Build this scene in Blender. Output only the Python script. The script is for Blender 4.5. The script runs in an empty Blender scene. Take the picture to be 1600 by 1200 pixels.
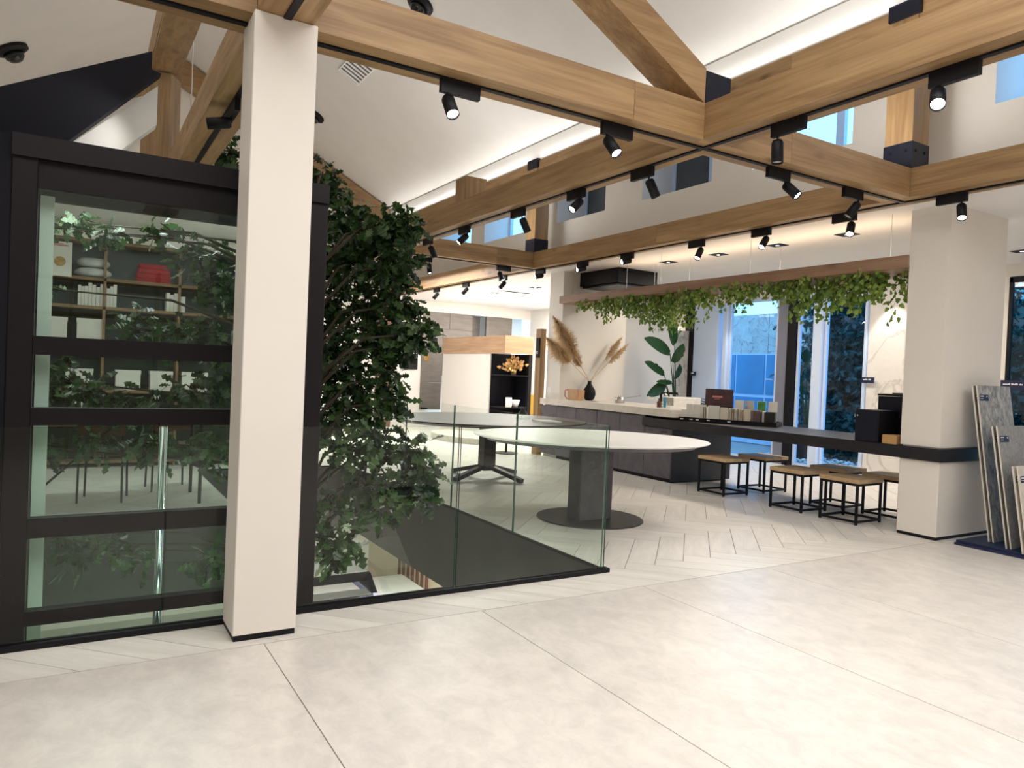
import bpy, bmesh, math, random
from mathutils import Vector, Matrix
random.seed(7)
R = math.radians
SC = bpy.context.scene
COL = SC.collection

# ------------------------------------------------------------------ camera
H = 1.35
yaw, pitch, roll = .541957927, -.0156670343, .0422353527
fw = Vector((math.sin(yaw)*math.cos(pitch), math.cos(yaw)*math.cos(pitch), math.sin(pitch)))
rt = Vector((math.cos(yaw), -math.sin(yaw), 0)); up = rt.cross(fw)
c_, s_ = math.cos(roll), math.sin(roll)
rt, up = c_*rt + s_*up, -s_*rt + c_*up
cam = bpy.data.cameras.new('camera'); camo = bpy.data.objects.new('camera', cam); COL.objects.link(camo)
camo.matrix_world = Matrix(((rt.x, up.x, -fw.x, 0), (rt.y, up.y, -fw.y, 0), (rt.z, up.z, -fw.z, H), (0, 0, 0, 1)))
cam.sensor_fit = 'HORIZONTAL'; cam.sensor_width = 36; cam.lens = 1133.61*36/1600
cam.clip_start = .05; cam.clip_end = 200
SC.camera = camo

# ------------------------------------------------------------------ world, view
W = bpy.data.worlds.new('world'); SC.world = W; W.use_nodes = True
bg = W.node_tree.nodes['Background']
bg.inputs[0].default_value = (.32, .66, 1.0, 1); bg.inputs[1].default_value = 2.2
SC.view_settings.view_transform = 'Standard'
try: SC.view_settings.look = 'None'
except Exception: pass
SC.view_settings.gamma = 1; SC.view_settings.use_curve_mapping = False
SC.view_settings.exposure = .56
SC.cycles.transparent_max_bounces = 32
SC.cycles.max_bounces = 10; SC.cycles.diffuse_bounces = 6

# ------------------------------------------------------------------ lights of the room and added fill
def area(name, loc, rot, sx, sy, power, col=(1, .95, .88), spread=180):
    l = bpy.data.lights.new(name, 'AREA'); l.shape = 'RECTANGLE'; l.size = sx; l.size_y = sy
    l.energy = power; l.color = col; l.spread = R(spread)
    o = bpy.data.objects.new(name, l); COL.objects.link(o); o.location = loc; o.rotation_euler = rot
    return o
WARM = (1, .98, .955)
# unseen area lights added to brighten the near showroom, no fittings there
area('fill_light', (1.6, .4, 4.3), (0, 0, 0), 4.4, 3.2, 160, WARM)
area('fill_light', (5.4, .2, 2.93), (0, 0, 0), 1.6, 1.6, 38, WARM)
# cove strips lying on the wall plates, shining up the roof slopes
area('cove_strip', (6.12, 6.5, 4.74), (0, R(180), 0), .08, 19, 22, WARM)
area('roof_fill', (5.0, 3.81, 3.29), (R(180), 0, 0), 1.8, .2, 24, WARM)  # fill added to light the roof slopes evenly, no fittings on the beams
area('roof_fill', (5.0, 9.87, 3.29), (R(180), 0, 0), 1.8, .2, 20, WARM)
area('roof_fill', (-.6, 3.81, 3.29), (R(180), 0, 0), 2.0, .2, 75, WARM)
area('bar_ceiling_fill', (6.95, 6.2, 2.63), (R(180), 0, 0), .25, 4.2, 9, (1, .78, .55))  # added for the warm glow on the bar ceiling, no lamp on the shelf
# area lights added to brighten the back rooms, lift hall and bar
area('fill_light', (8.6, 13.2, 2.98), (0, 0, 0), 2.6, 3.6, 210, (1, .95, .9))
area('fill_light', (8.5, 6.4, 2.99), (0, 0, 0), .5, 5.2, 75, (1, .88, .74))
area('fill_light', (5.05, 12.8, 3.2), (0, 0, 0), 2.0, 3.0, 95, WARM)
area('fill_light', (.5, 7.62, 2.93), (0, 0, 0), 1.8, .4, 24, WARM)
# fill added to the storey below, seen through the stair opening
area('fill_light', (3.4, 6.8, -.86), (0, 0, 0), 2.0, 3.5, 330, (1, .96, .9))
area('fill_light', (.6, 5.0, -1.0), (0, 0, 0), 1.2, 1.2, 70, (1, .95, .9))

for (x, y, e) in ((9.85, 6.25, 40), (9.9, 9.0, 30)):
    l = bpy.data.lights.new('spot_light', 'SPOT'); l.energy = e; l.spot_size = R(58); l.spot_blend = .4; l.color = (1, .95, .88); l.shadow_soft_size = .03
    o = bpy.data.objects.new('spot_light', l); COL.objects.link(o); o.location = (x, y, 3.0); o.rotation_euler = (0, R(-14), 0)

# ------------------------------------------------------------------ materials
def nt(name):
    m = bpy.data.materials.new(name); m.use_nodes = True
    return m, m.node_tree.nodes, m.node_tree.links
def mat(name, col, rough=.5, metal=0, var=0, scale=6, stretch=(1, 1, 1), bump=0, bscale=None, spec=None, coat=0, trans=0, emis=None, estr=0):
    m, N, L = nt(name); p = N['Principled BSDF']
    p.inputs['Base Color'].default_value = (*col, 1); p.inputs['Roughness'].default_value = rough
    p.inputs['Metallic'].default_value = metal
    if spec is not None: p.inputs['Specular IOR Level'].default_value = spec
    if coat: p.inputs['Coat Weight'].default_value = coat; p.inputs['Coat Roughness'].default_value = .1
    if trans: p.inputs['Transmission Weight'].default_value = trans
    if emis: p.inputs['Emission Color'].default_value = (*emis, 1); p.inputs['Emission Strength'].default_value = estr
    if var or bump:
        tc = N.new('ShaderNodeTexCoord'); mp = N.new('ShaderNodeMapping'); mp.inputs['Scale'].default_value = stretch
        L.new(tc.outputs['Object'], mp.inputs[0])
        nz = N.new('ShaderNodeTexNoise'); nz.inputs['Scale'].default_value = scale; nz.inputs['Detail'].default_value = 6
        L.new(mp.outputs[0], nz.inputs[0])
        if var:
            r = N.new('ShaderNodeValToRGB')
            r.color_ramp.elements[0].position = .3; r.color_ramp.elements[1].position = .7
            r.color_ramp.elements[0].color = (*[c*(1-var) for c in col], 1)
            r.color_ramp.elements[1].color = (*[min(1, c*(1+var*.6)) for c in col], 1)
            L.new(nz.outputs[0], r.inputs[0]); L.new(r.outputs[0], p.inputs['Base Color'])
        if bump:
            b = N.new('ShaderNodeBump'); b.inputs['Strength'].default_value = bump; b.inputs['Distance'].default_value = .01
            L.new(nz.outputs[0], b.inputs['Height']); L.new(b.outputs[0], p.inputs['Normal'])
    return m
def wood(name, c1, c2, axis, rough=.5, s=1.0, knots=True):
    m, N, L = nt(name); p = N['Principled BSDF']; p.inputs['Roughness'].default_value = rough
    tc = N.new('ShaderNodeTexCoord'); oi = N.new('ShaderNodeObjectInfo')
    add = N.new('ShaderNodeVectorMath'); add.operation = 'MULTIPLY_ADD'
    cmb = N.new('ShaderNodeCombineXYZ')
    for i in range(3): L.new(oi.outputs['Random'], cmb.inputs[i])
    L.new(cmb.outputs[0], add.inputs[0]); add.inputs[1].default_value = (37, 51, 23); L.new(tc.outputs['Object'], add.inputs[2])
    mp = N.new('ShaderNodeMapping'); sc = [9*s]*3; sc[axis] = .9*s; mp.inputs['Scale'].default_value = sc
    L.new(add.outputs[0], mp.inputs[0])
    n1 = N.new('ShaderNodeTexNoise'); n1.inputs['Scale'].default_value = 1.3; n1.inputs['Detail'].default_value = 8; n1.inputs['Distortion'].default_value = .8
    L.new(mp.outputs[0], n1.inputs[0])
    mp2 = N.new('ShaderNodeMapping'); sc = [60*s]*3; sc[axis] = 1.6*s; mp2.inputs['Scale'].default_value = sc
    L.new(add.outputs[0], mp2.inputs[0])
    n2 = N.new('ShaderNodeTexNoise'); n2.inputs['Scale'].default_value = 1; n2.inputs['Detail'].default_value = 4
    L.new(mp2.outputs[0], n2.inputs[0])
    mx = N.new('ShaderNodeMix'); mx.data_type = 'FLOAT'; mx.inputs[0].default_value = .35
    L.new(n1.outputs[0], mx.inputs[2]); L.new(n2.outputs[0], mx.inputs[3])
    r = N.new('ShaderNodeValToRGB'); e = r.color_ramp.elements
    e[0].position = .32; e[0].color = (*c2, 1); e[1].position = .66; e[1].color = (*c1, 1)
    L.new(mx.outputs[0], r.inputs[0])
    out = r.outputs[0]
    if knots:
        mp3 = N.new('ShaderNodeMapping'); sc = [3.4*s]*3; sc[axis] = 1.5*s; mp3.inputs['Scale'].default_value = sc
        L.new(add.outputs[0], mp3.inputs[0])
        v = N.new('ShaderNodeTexVoronoi'); v.inputs['Scale'].default_value = 1.0; L.new(mp3.outputs[0], v.inputs[0])
        kr = N.new('ShaderNodeValToRGB'); ke = kr.color_ramp.elements
        ke[0].position = .03; ke[0].color = (.42, .36, .30, 1); ke[1].position = .16; ke[1].color = (1, 1, 1, 1)
        L.new(v.outputs['Distance'], kr.inputs[0])
        mm = N.new('ShaderNodeMix'); mm.data_type = 'RGBA'; mm.blend_type = 'MULTIPLY'; mm.inputs[0].default_value = .75
        L.new(out, mm.inputs[6]); L.new(kr.outputs[0], mm.inputs[7]); out = mm.outputs[2]
    # a little board to board difference
    hv = N.new('ShaderNodeHueSaturation'); mr = N.new('ShaderNodeMapRange'); mr.inputs[3].default_value = .88; mr.inputs[4].default_value = 1.12
    L.new(oi.outputs['Random'], mr.inputs[0]); L.new(mr.outputs[0], hv.inputs['Value']); L.new(out, hv.inputs['Color'])
    L.new(hv.outputs[0], p.inputs['Base Color'])
    return m
def stone(name, c1, c2, scale, rough=.4, stretch=(1, 1, 1), veins=None, detail=9, rnd=.06, p0=.35, p1=.65):
    m, N, L = nt(name); p = N['Principled BSDF']; p.inputs['Roughness'].default_value = rough
    tc = N.new('ShaderNodeTexCoord'); oi = N.new('ShaderNodeObjectInfo')
    cmb = N.new('ShaderNodeCombineXYZ')
    for i in range(3): L.new(oi.outputs['Random'], cmb.inputs[i])
    add = N.new('ShaderNodeVectorMath'); add.operation = 'MULTIPLY_ADD'; add.inputs[1].default_value = (91, 57, 33)
    L.new(cmb.outputs[0], add.inputs[0]); L.new(tc.outputs['Object'], add.inputs[2])
    mp = N.new('ShaderNodeMapping'); mp.inputs['Scale'].default_value = stretch; L.new(add.outputs[0], mp.inputs[0])
    n = N.new('ShaderNodeTexNoise'); n.inputs['Scale'].default_value = scale; n.inputs['Detail'].default_value = detail; n.inputs['Roughness'].default_value = .74
    n.inputs['Distortion'].default_value = .4
    L.new(mp.outputs[0], n.inputs[0])
    r = N.new('ShaderNodeValToRGB'); e = r.color_ramp.elements
    e[0].position = p0; e[0].color = (*c2, 1); e[1].position = p1; e[1].color = (*c1, 1); L.new(n.outputs[0], r.inputs[0])
    out = r.outputs[0]
    if veins:
        wv = N.new('ShaderNodeTexNoise'); wv.inputs['Scale'].default_value = veins[1]; wv.inputs['Detail'].default_value = 5; wv.inputs['Distortion'].default_value = 1.2
        L.new(mp.outputs[0], wv.inputs[0])
        s = N.new('ShaderNodeMath'); s.operation = 'SUBTRACT'; s.inputs[1].default_value = .5; L.new(wv.outputs[0], s.inputs[0])
        a = N.new('ShaderNodeMath'); a.operation = 'ABSOLUTE'; L.new(s.outputs[0], a.inputs[0])
        kr = N.new('ShaderNodeValToRGB'); ke = kr.color_ramp.elements
        ke[0].position = 0; ke[0].color = (*veins[0], 1); ke[1].position = .018; ke[1].color = (1, 1, 1, 1)
        L.new(a.outputs[0], kr.inputs[0])
        mm = N.new('ShaderNodeMix'); mm.data_type = 'RGBA'; mm.blend_type = 'MULTIPLY'; mm.inputs[0].default_value = .8
        L.new(out, mm.inputs[6]); L.new(kr.outputs[0], mm.inputs[7]); out = mm.outputs[2]
    hv = N.new('ShaderNodeHueSaturation'); mr = N.new('ShaderNodeMapRange'); mr.inputs[3].default_value = 1-rnd; mr.inputs[4].default_value = 1+rnd
    L.new(oi.outputs['Random'], mr.inputs[0]); L.new(mr.outputs[0], hv.inputs['Value']); L.new(out, hv.inputs['Color'])
    L.new(hv.outputs[0], p.inputs['Base Color'])
    return m
def glass(name, tint, ior=1.65, gloss=(1, 1, 1), rough=0):
    m, N, L = nt(name); N.remove(N['Principled BSDF']); out = [n for n in N if n.type == 'OUTPUT_MATERIAL'][0]
    t = N.new('ShaderNodeBsdfTransparent'); t.inputs[0].default_value = (*tint, 1)
    g = N.new('ShaderNodeBsdfGlossy'); g.inputs[0].default_value = (*gloss, 1); g.inputs['Roughness'].default_value = rough
    f = N.new('ShaderNodeFresnel'); f.inputs[0].default_value = ior
    ge = N.new('ShaderNodeNewGeometry'); iv_ = N.new('ShaderNodeMath'); iv_.operation = 'SUBTRACT'; iv_.inputs[0].default_value = 1; L.new(ge.outputs['Backfacing'], iv_.inputs[1])
    fm = N.new('ShaderNodeMath'); fm.operation = 'MULTIPLY'; L.new(f.outputs[0], fm.inputs[0]); L.new(iv_.outputs[0], fm.inputs[1])
    mx = N.new('ShaderNodeMixShader'); L.new(fm.outputs[0], mx.inputs[0]); L.new(t.outputs[0], mx.inputs[1]); L.new(g.outputs[0], mx.inputs[2])
    L.new(mx.outputs[0], out.inputs[0]); return m
def leafmat(name, c1, c2, rough=.45):
    m, N, L = nt(name); p = N['Principled BSDF']; p.inputs['Roughness'].default_value = rough
    ge = N.new('ShaderNodeNewGeometry'); r = N.new('ShaderNodeValToRGB'); e = r.color_ramp.elements
    e[0].color = (*c1, 1); e[1].color = (*c2, 1)
    L.new(ge.outputs['Random Per Island'], r.inputs[0]); L.new(r.outputs[0], p.inputs['Base Color'])
    tr = N.new('ShaderNodeBsdfTranslucent'); L.new(r.outputs[0], tr.inputs[0])
    mx = N.new('ShaderNodeMixShader'); mx.inputs[0].default_value = .25
    out = [n for n in N if n.type == 'OUTPUT_MATERIAL'][0]
    L.new(p.outputs[0], mx.inputs[1]); L.new(tr.outputs[0], mx.inputs[2]); L.new(mx.outputs[0], out.inputs[0])
    return m

OAK1, OAK2 = (.42, .265, .125), (.215, .12, .05)
M = dict(
    plaster=mat('white_plaster', (.70, .68, .65), .85, var=.03, scale=2, bump=.04),
    soffit=mat('ceiling_paint', (.84, .82, .79), .85, var=.02, scale=2),
    wallw=mat('warm_white_panel', (.82, .79, .74), .55, var=.02, scale=1.5),
    column=mat('column_plaster', (.80, .75, .69), .6, var=.03, scale=1.6, bump=.03),
    black=mat('black_metal', (.006, .0055, .008), .5, spec=.25),
    blackwall=mat('black_wall_paint', (.005, .005, .009), .7, spec=.2, var=.15, scale=3),
    frame=mat('dark_bronze_frame', (.0075, .005, .007), .45, spec=.22),
    steel=mat('blackened_steel', (.007, .008, .018), .4, spec=.3),
    chrome=mat('polished_steel', (.8, .82, .84), .12, 1),
    brushed=mat('brushed_steel', (.62, .6, .57), .3, 1),
    darkgrey=stone('dark_fascia_board', (.042, .041, .037), (.026, .025, .023), 3, .5),
    cabinet=stone('graphite_cabinet_front', (.135, .125, .145), (.085, .078, .094), 5, .5),
    bar=stone('dark_bar_surface', (.020, .018, .024), (.011, .010, .014), 9, .38, rnd=.02),
    slab=stone('cream_stone_worktop', (.84, .79, .71), (.70, .65, .57), 7, .4),
    tile=stone('pale_concrete_tile', (.75, .705, .655), (.61, .575, .54), 8, .30, stretch=(1, .7, 1), detail=15, rnd=.015, p0=.34, p1=.60),
    plank=stone('pale_stone_plank', (.82, .78, .72), (.67, .64, .60), 3.2, .36, stretch=(.45, 3.4, 1), rnd=.05),
    grout=mat('grout', (.20, .175, .15), .9),
    marble=stone('white_marble', (.80, .77, .73), (.70, .68, .65), 1.6, .25, veins=((.68, .67, .66), .8)),
    greystone=stone('grey_stone_slab', (.50, .48, .45), (.17, .165, .155), 20, .4, stretch=(1, 1, .5), p0=.40, p1=.60),
    greystone2=stone('dark_grey_stone_slab', (.34, .33, .32), (.19, .185, .18), 26, .4),
    creamstone=stone('cream_stone_slab', (.74, .69, .61), (.56, .52, .46), 12, .4),
    clad=stone('grey_stone_cladding', (.20, .175, .155), (.135, .118, .105), 4, .5, stretch=(.6, .6, 4)),
    clad2=stone('pale_stone_cladding', (.62, .60, .56), (.42, .41, .39), 3, .6, veins=((.4, .4, .4), 2)),
    edge=mat('cream_slab_edge', (.72, .66, .57), .6),
    navy=mat('navy_label', (.008, .016, .06), .5), white=mat('white_print', (.85, .85, .85), .6),
    oakx=wood('oak_cladding_x', OAK1, OAK2, 0), oaky=wood('oak_cladding_y', OAK1, OAK2, 1), oakz=wood('oak_cladding_z', OAK1, OAK2, 2),
    paley=wood('pale_oak_y', (.54, .35, .21), (.36, .21, .115), 1, knots=True), palex=wood('pale_oak_x', (.54, .35, .21), (.36, .21, .115), 0),
    shelfy=wood('shelf_oak_y', (.40, .25, .16), (.25, .14, .085), 1),
    stoolw=wood('stool_oak', (.66, .47, .27), (.45, .29, .155), 0, s=2, knots=False),
    lightoak=wood('light_oak', (.62, .36, .14), (.46, .25, .09), 1, s=2, knots=False),
    bookwood=wood('bookcase_wood', (.30, .19, .09), (.16, .095, .045), 0, knots=False),
    railglass=glass('rail_glass', (.965, .995, .975), 1.38), liftglass=glass('lift_glass', (.86, .945, .92), 1.6, (.85, .97, .95)),
    winglass=glass('window_glass', (.78, .90, 1.0), 1.45), tealglass=glass('teal_glass', (.25, .45, .5), 1.6),
    clearglass=glass('clear_glass', (.93, .96, .96), 1.5),
    gedge=mat('green_glass_edge', (.02, .085, .06), .1, spec=.8),
    lens=mat('lamp_lens', (1, 1, 1), .5, emis=(1, .96, .9), estr=30), lensoff=mat('unlit_lens', (.6, .6, .6), .2),
    diff=mat('downlight_diffuser', (1, 1, 1), .5, emis=(1, .9, .75), estr=3),
    winframe=mat('daylight_tinted_frame', (.62, .74, .95), .5), bluegrey=mat('blue_grey_panel', (.20, .21, .27), .35, var=.1, scale=1.5, stretch=(1, 1, .2)),  # winframe: blue of the daylight put into the white frame colour
    bark=mat('tree_bark', (.055, .042, .028), .9, var=.4, scale=12, stretch=(1, 1, .2), bump=.4),
    oakleaf=leafmat('oak_leaves', (.006, .022, .008), (.075, .15, .045), .32), ivy=leafmat('ivy_leaves', (.06, .15, .02), (.33, .45, .09)),
    strel=leafmat('banana_leaves', (.008, .032, .010), (.025, .075, .022), .3), outleaf=leafmat('outdoor_leaves', (.010, .045, .05), (.05, .14, .13)),
    pampas=mat('pampas_grass', (.74, .56, .34), .9, var=.2, scale=30), driedf=mat('dried_flower', (.55, .33, .12), .9, var=.4, scale=20),
    kraft=mat('kraft_paper', (.55, .36, .20), .8, var=.08, scale=9), pink=mat('pink_paper', (.62, .22, .20), .8),
    red=mat('red_cloth', (.42, .02, .025), .9, var=.3, scale=10), pillow=mat('grey_white_cloth', (.62, .62, .60), .95, var=.15, scale=8),
    paper=mat('white_paper', (.80, .77, .71), .8, var=.04, scale=8), cream=mat('cream_sample', (.78, .70, .58), .6, var=.05, scale=9),
    tan=mat('tan_sample', (.42, .31, .22), .6, var=.1, scale=9), mauve=mat('mauve_sample', (.25, .17, .17), .6, var=.15, scale=12), darks=mat('dark_sample', (.04, .035, .035), .5),
    mustard=mat('mustard_fabric', (.35, .20, .01), .8), gold=mat('brass', (.62, .42, .18), .3, 1),
    screen=mat('dark_screen', (.008, .008, .010), .15), plum=mat('plum_print', (.06, .02, .025), .5, var=.5, scale=9), green=mat('green_print', (.07, .30, .07), .5, var=.5, scale=30),
    pebble=mat('white_pebble', (.72, .75, .78), .7), blueb=mat('blue_panel', (.04, .27, .5), .3, var=.15, scale=2),
    concrete=mat('outdoor_paving', (.35, .35, .35), .8, var=.1), deepglass=mat('dark_window_pane', (.09, .10, .11), .15),
    tabletop=mat('white_table_top', (.92, .90, .87), .35), brown=mat('brown_leather', (.14, .06, .035), .6), greenbox=mat('dark_green_box', (.03, .05, .04), .4),
    seatgrey=mat('pale_tread', (.70, .70, .68), .5, var=.08, scale=5), lowwall=mat('cream_wall', (.80, .70, .54), .7), lowfloor=mat('pale_lower_floor', (.76, .78, .72), .85, var=.03),
)

# ------------------------------------------------------------------ mesh helpers
class MB:
    def __init__(s): s.v = []; s.f = []; s.m = []
    def add(s, V, F, mi=0):
        b = len(s.v); s.v += [tuple(x) for x in V]; s.f += [tuple(i+b for i in f) for f in F]; s.m += [mi]*len(F); return s
    def box(s, lo, hi, mi=0, ch=0):
        x0, y0, z0 = lo; x1, y1, z1 = hi
        if ch:   # chamfered vertical and top edges
            c = ch; P = [(x0+c, y0), (x1-c, y0), (x1, y0+c), (x1, y1-c), (x1-c, y1), (x0+c, y1), (x0, y1-c), (x0, y0+c)]
            Q = [(x0+c, y0+c), (x1-c, y0+c), (x1-c, y0+c), (x1-c, y1-c), (x1-c, y1-c), (x0+c, y1-c), (x0+c, y1-c), (x0+c, y0+c)]
            V = [(*p, z0) for p in P]+[(*p, z1-c) for p in P]+[(*q, z1) for q in Q]
            F = [tuple(reversed(range(8)))]
            for a in range(8):
                b = (a+1) % 8; F.append((a, b, 8+b, 8+a)); F.append((8+a, 8+b, 16+b, 16+a))
            F.append(tuple(range(16, 24))); return s.add(V, F, mi)
        V = [(x0, y0, z0), (x1, y0, z0), (x1, y1, z0), (x0, y1, z0), (x0, y0, z1), (x1, y0, z1), (x1, y1, z1), (x0, y1, z1)]
        return s.add(V, [(3, 2, 1, 0), (4, 5, 6, 7), (0, 1, 5, 4), (1, 2, 6, 5), (2, 3, 7, 6), (3, 0, 4, 7)], mi)
    def hexa(s, V, mi=0):   # 8 corners: 4 bottom ccw, 4 top ccw
        return s.add(V, [(3, 2, 1, 0), (4, 5, 6, 7), (0, 1, 5, 4), (1, 2, 6, 5), (2, 3, 7, 6), (3, 0, 4, 7)], mi)
    def beam(s, p0, p1, w, h, upv=(0, 0, 1), mi=0):
        p0, p1 = Vector(p0), Vector(p1); d = (p1-p0).normalized(); sd = d.cross(Vector(upv)).normalized()*w/2; u = sd.cross(d).normalized()*h/2
        V = []
        for p in (p0, p1): V += [p-sd-u, p+sd-u, p+sd+u, p-sd+u]
        return s.add([V[0], V[1], V[5], V[4], V[3], V[2], V[6], V[7]], [(3, 2, 1, 0), (4, 5, 6, 7), (0, 1, 5, 4), (1, 2, 6, 5), (2, 3, 7, 6), (3, 0, 4, 7)], mi)
    def tube(s, pts, rad, n=8, mi=0, cap=True):
        if not isinstance(rad, (list, tuple)): rad = [rad]*len(pts)
        pts = [Vector(p) for p in pts]; b = len(s.v); ref = Vector((.13, .97, .2))
        for i, p in enumerate(pts):
            d = (pts[min(i+1, len(pts)-1)]-pts[max(i-1, 0)]).normalized()
            a = d.cross(ref); a = d.cross(Vector((1, 0, 0))).normalized() if a.length < .1 else a.normalized(); c = d.cross(a)
            for k in range(n):
                t = 2*math.pi*k/n; s.v.append(tuple(p+(a*math.cos(t)+c*math.sin(t))*rad[i]))
        for i in range(len(pts)-1):
            for k in range(n):
                k2 = (k+1) % n; s.f.append((b+i*n+k, b+i*n+k2, b+(i+1)*n+k2, b+(i+1)*n+k)); s.m.append(mi)
        if cap:
            s.f.append(tuple(b+k for k in reversed(range(n)))); s.m.append(mi)
            s.f.append(tuple(b+(len(pts)-1)*n+k for k in range(n))); s.m.append(mi)
        return s
    def lathe(s, prof, c=(0, 0, 0), n=24, mi=0, sx=1, sy=1, rot=0):
        b = len(s.v)
        for r, z in prof:
            for k in range(n):
                t = 2*math.pi*k/n; x, y = r*math.cos(t)*sx, r*math.sin(t)*sy
                s.v.append((c[0]+x*math.cos(rot)-y*math.sin(rot), c[1]+x*math.sin(rot)+y*math.cos(rot), c[2]+z))
        for i in range(len(prof)-1):
            for k in range(n):
                k2 = (k+1) % n; s.f.append((b+i*n+k, b+i*n+k2, b+(i+1)*n+k2, b+(i+1)*n+k)); s.m.append(mi)
        s.f.append(tuple(b+k for k in reversed(range(n)))); s.m.append(mi)
        s.f.append(tuple(b+(len(prof)-1)*n+k for k in range(n))); s.m.append(mi)
        return s
    def prism(s, pts, off, mi=0):   # planar polygon (3d points) extruded by off
        n = len(pts); off = Vector(off); V = [Vector(p) for p in pts]+[Vector(p)+off for p in pts]
        F = [tuple(reversed(range(n))), tuple(range(n, 2*n))]+[(i, (i+1) % n, n+(i+1) % n, n+i) for i in range(n)]
        return s.add(V, F, mi)
    def mesh(s, name, mats, smooth=False):
        me = bpy.data.meshes.new(name); me.from_pydata([tuple(v) for v in s.v], [], s.f)
        for m in (mats if isinstance(mats, (list, tuple)) else [mats]): me.materials.append(m)
        me.polygons.foreach_set('material_index', s.m)
        if smooth: me.polygons.foreach_set('use_smooth', [True]*len(s.f))
        me.update()
        bm = bmesh.new(); bm.from_mesh(me); bmesh.ops.recalc_face_normals(bm, faces=bm.faces) if not smooth or len(s.f) < 4000 else None
        bm.to_mesh(me); bm.free()
        return me
def link(name, me, parent=None, loc=None):
    o = bpy.data.objects.new(name, me); COL.objects.link(o)
    if parent: o.parent = parent
    if loc is not None: o.location = loc
    return o
def part(name, mb, mats, parent, smooth=False, loc=None, label=None, kind=None):
    o = link(name, mb.mesh(name, mats, smooth), parent, loc)
    if label: o['label'] = label
    if kind: o['kind'] = kind
    return o
def tag(o, label, cat, group=None):
    o['label'] = label; o['category'] = cat
    if group: o['group'] = group
    return o
def thing(name, label, cat, loc=(0, 0, 0), rz=0, group=None):
    o = bpy.data.objects.new(name, None); COL.objects.link(o); o.location = loc; o.rotation_euler = (0, 0, rz)
    o.empty_display_size = .1
    return tag(o, label, cat, group)
def single(name, mb, mats, label, cat, loc=(0, 0, 0), rz=0, group=None, smooth=False):
    o = link(name, mb.mesh(name, mats, smooth), None, loc); o.rotation_euler = (0, 0, rz)
    return tag(o, label, cat, group)
def struct(name, mb, mats, loc=(0, 0, 0), smooth=False):
    o = link(name, mb.mesh(name, mats, smooth), None, loc); o['kind'] = 'structure'; return o
def dup(root, loc, rz=0, label=None):
    r = root.copy(); COL.objects.link(r); r.location = loc; r.rotation_euler = (0, 0, rz)
    if label: r['label'] = label
    for ch in list(root.children):
        c = ch.copy(); COL.objects.link(c); c.parent = r
        for g in list(ch.children):
            d = g.copy(); COL.objects.link(d); d.parent = c
    return r
def B(lo, hi, mi=0, ch=0): return MB().box(lo, hi, mi, ch)

# ------------------------------------------------------------------ floor
SEAM = 3.553; YB = 16.3; XW = 10.3; XL = -3.0; YF = -4.0
rects = [(XL, SEAM+.005, XW, 3.93), (3.176, 3.93, XW, YB), (XL, 9.4, 3.176, YB), (XL, 7.06, 1.3, 9.4)]
fb = MB().box((XL, YF, -.16), (XW, SEAM, -.012))
for a, b, c, d in rects: fb.box((a, b, -.16), (c, d, -.012))
floor = struct('floor', fb, M['grout'])
tm = {}
x = .812-1.19*3
rows = [(1.155, SEAM), (-1.245, 1.155), (YF, -1.245)]
while x < XW:
    a, b = max(x, XL), min(x+1.19, XW)
    for (y0, y1) in rows:
        k = (round(b-a, 3), round(y1-y0, 3))
        if k not in tm: tm[k] = B((0, 0, 0), (k[0]-.0045, k[1]-.0045, .012)).mesh('tile', M['tile'])
        link('tile', tm[k], floor, (a+.002, y0+.002, -.012))
    x += 1.19
# the planks: 1.2 m stones at 45 degrees with 0.4 m ones across their ends
def clip(poly, r):
    a, b, c, d = r
    for ax, lim, sgn in ((0, a, 1), (0, c, -1), (1, b, 1), (1, d, -1)):
        out = []
        for i in range(len(poly)):
            p, q = poly[i], poly[(i+1) % len(poly)]; fp, fq = (p[ax]-lim)*sgn, (q[ax]-lim)*sgn
            if fp >= 0: out.append(p)
            if (fp >= 0) != (fq >= 0):
                t = fp/(fp-fq); out.append((p[0]+(q[0]-p[0])*t, p[1]+(q[1]-p[1])*t))
        poly = out
        if len(poly) < 3: return None
    return poly
q2 = math.sqrt(.5); w_, LA, LB = .2, .8, .8; g = .0022
U = (q2, q2); V_ = (q2, -q2); ox, oy = 4.769-.1414, 3.93+.1414
def uv(u, v): return (ox+u*U[0]+v*V_[0], oy+u*U[1]+v*V_[1])
pieces = []
for j in range(-12, 2):
    for k in range(-60, 90):
        tu, tv = j*(-LA-w_)+k*w_, j*(LB-w_)+k*w_
        for (u0, u1, v0, v1, ang) in ((0, LA, 0, w_, 0), (-w_, 0, 0, LB, 1)):
            P = [uv(tu+u0+g, tv+v0+g), uv(tu+u1-g, tv+v0+g), uv(tu+u1-g, tv+v1-g), uv(tu+u0+g, tv+v1-g)]
            cx = sum(p[0] for p in P)/4; cy = sum(p[1] for p in P)/4
            if cx < XL-1 or cx > XW+1 or cy < 3 or cy > YB+1: continue
            for r in rects:
                c = clip(P, r)
                if c:
                    ar = abs(sum(c[i][0]*c[(i+1) % len(c)][1]-c[(i+1) % len(c)][0]*c[i][1] for i in range(len(c))))/2
                    if ar > .0008:
                        dd = cx*cx+cy*cy; vis = (cx > -.5 and cx < 9 and cy < 12)
                        if cy < 4: vis = cx < 7
                        pieces.append((dd if vis else dd+1000, c, ang))
pieces.sort(key=lambda t: t[0])
far = MB()
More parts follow.
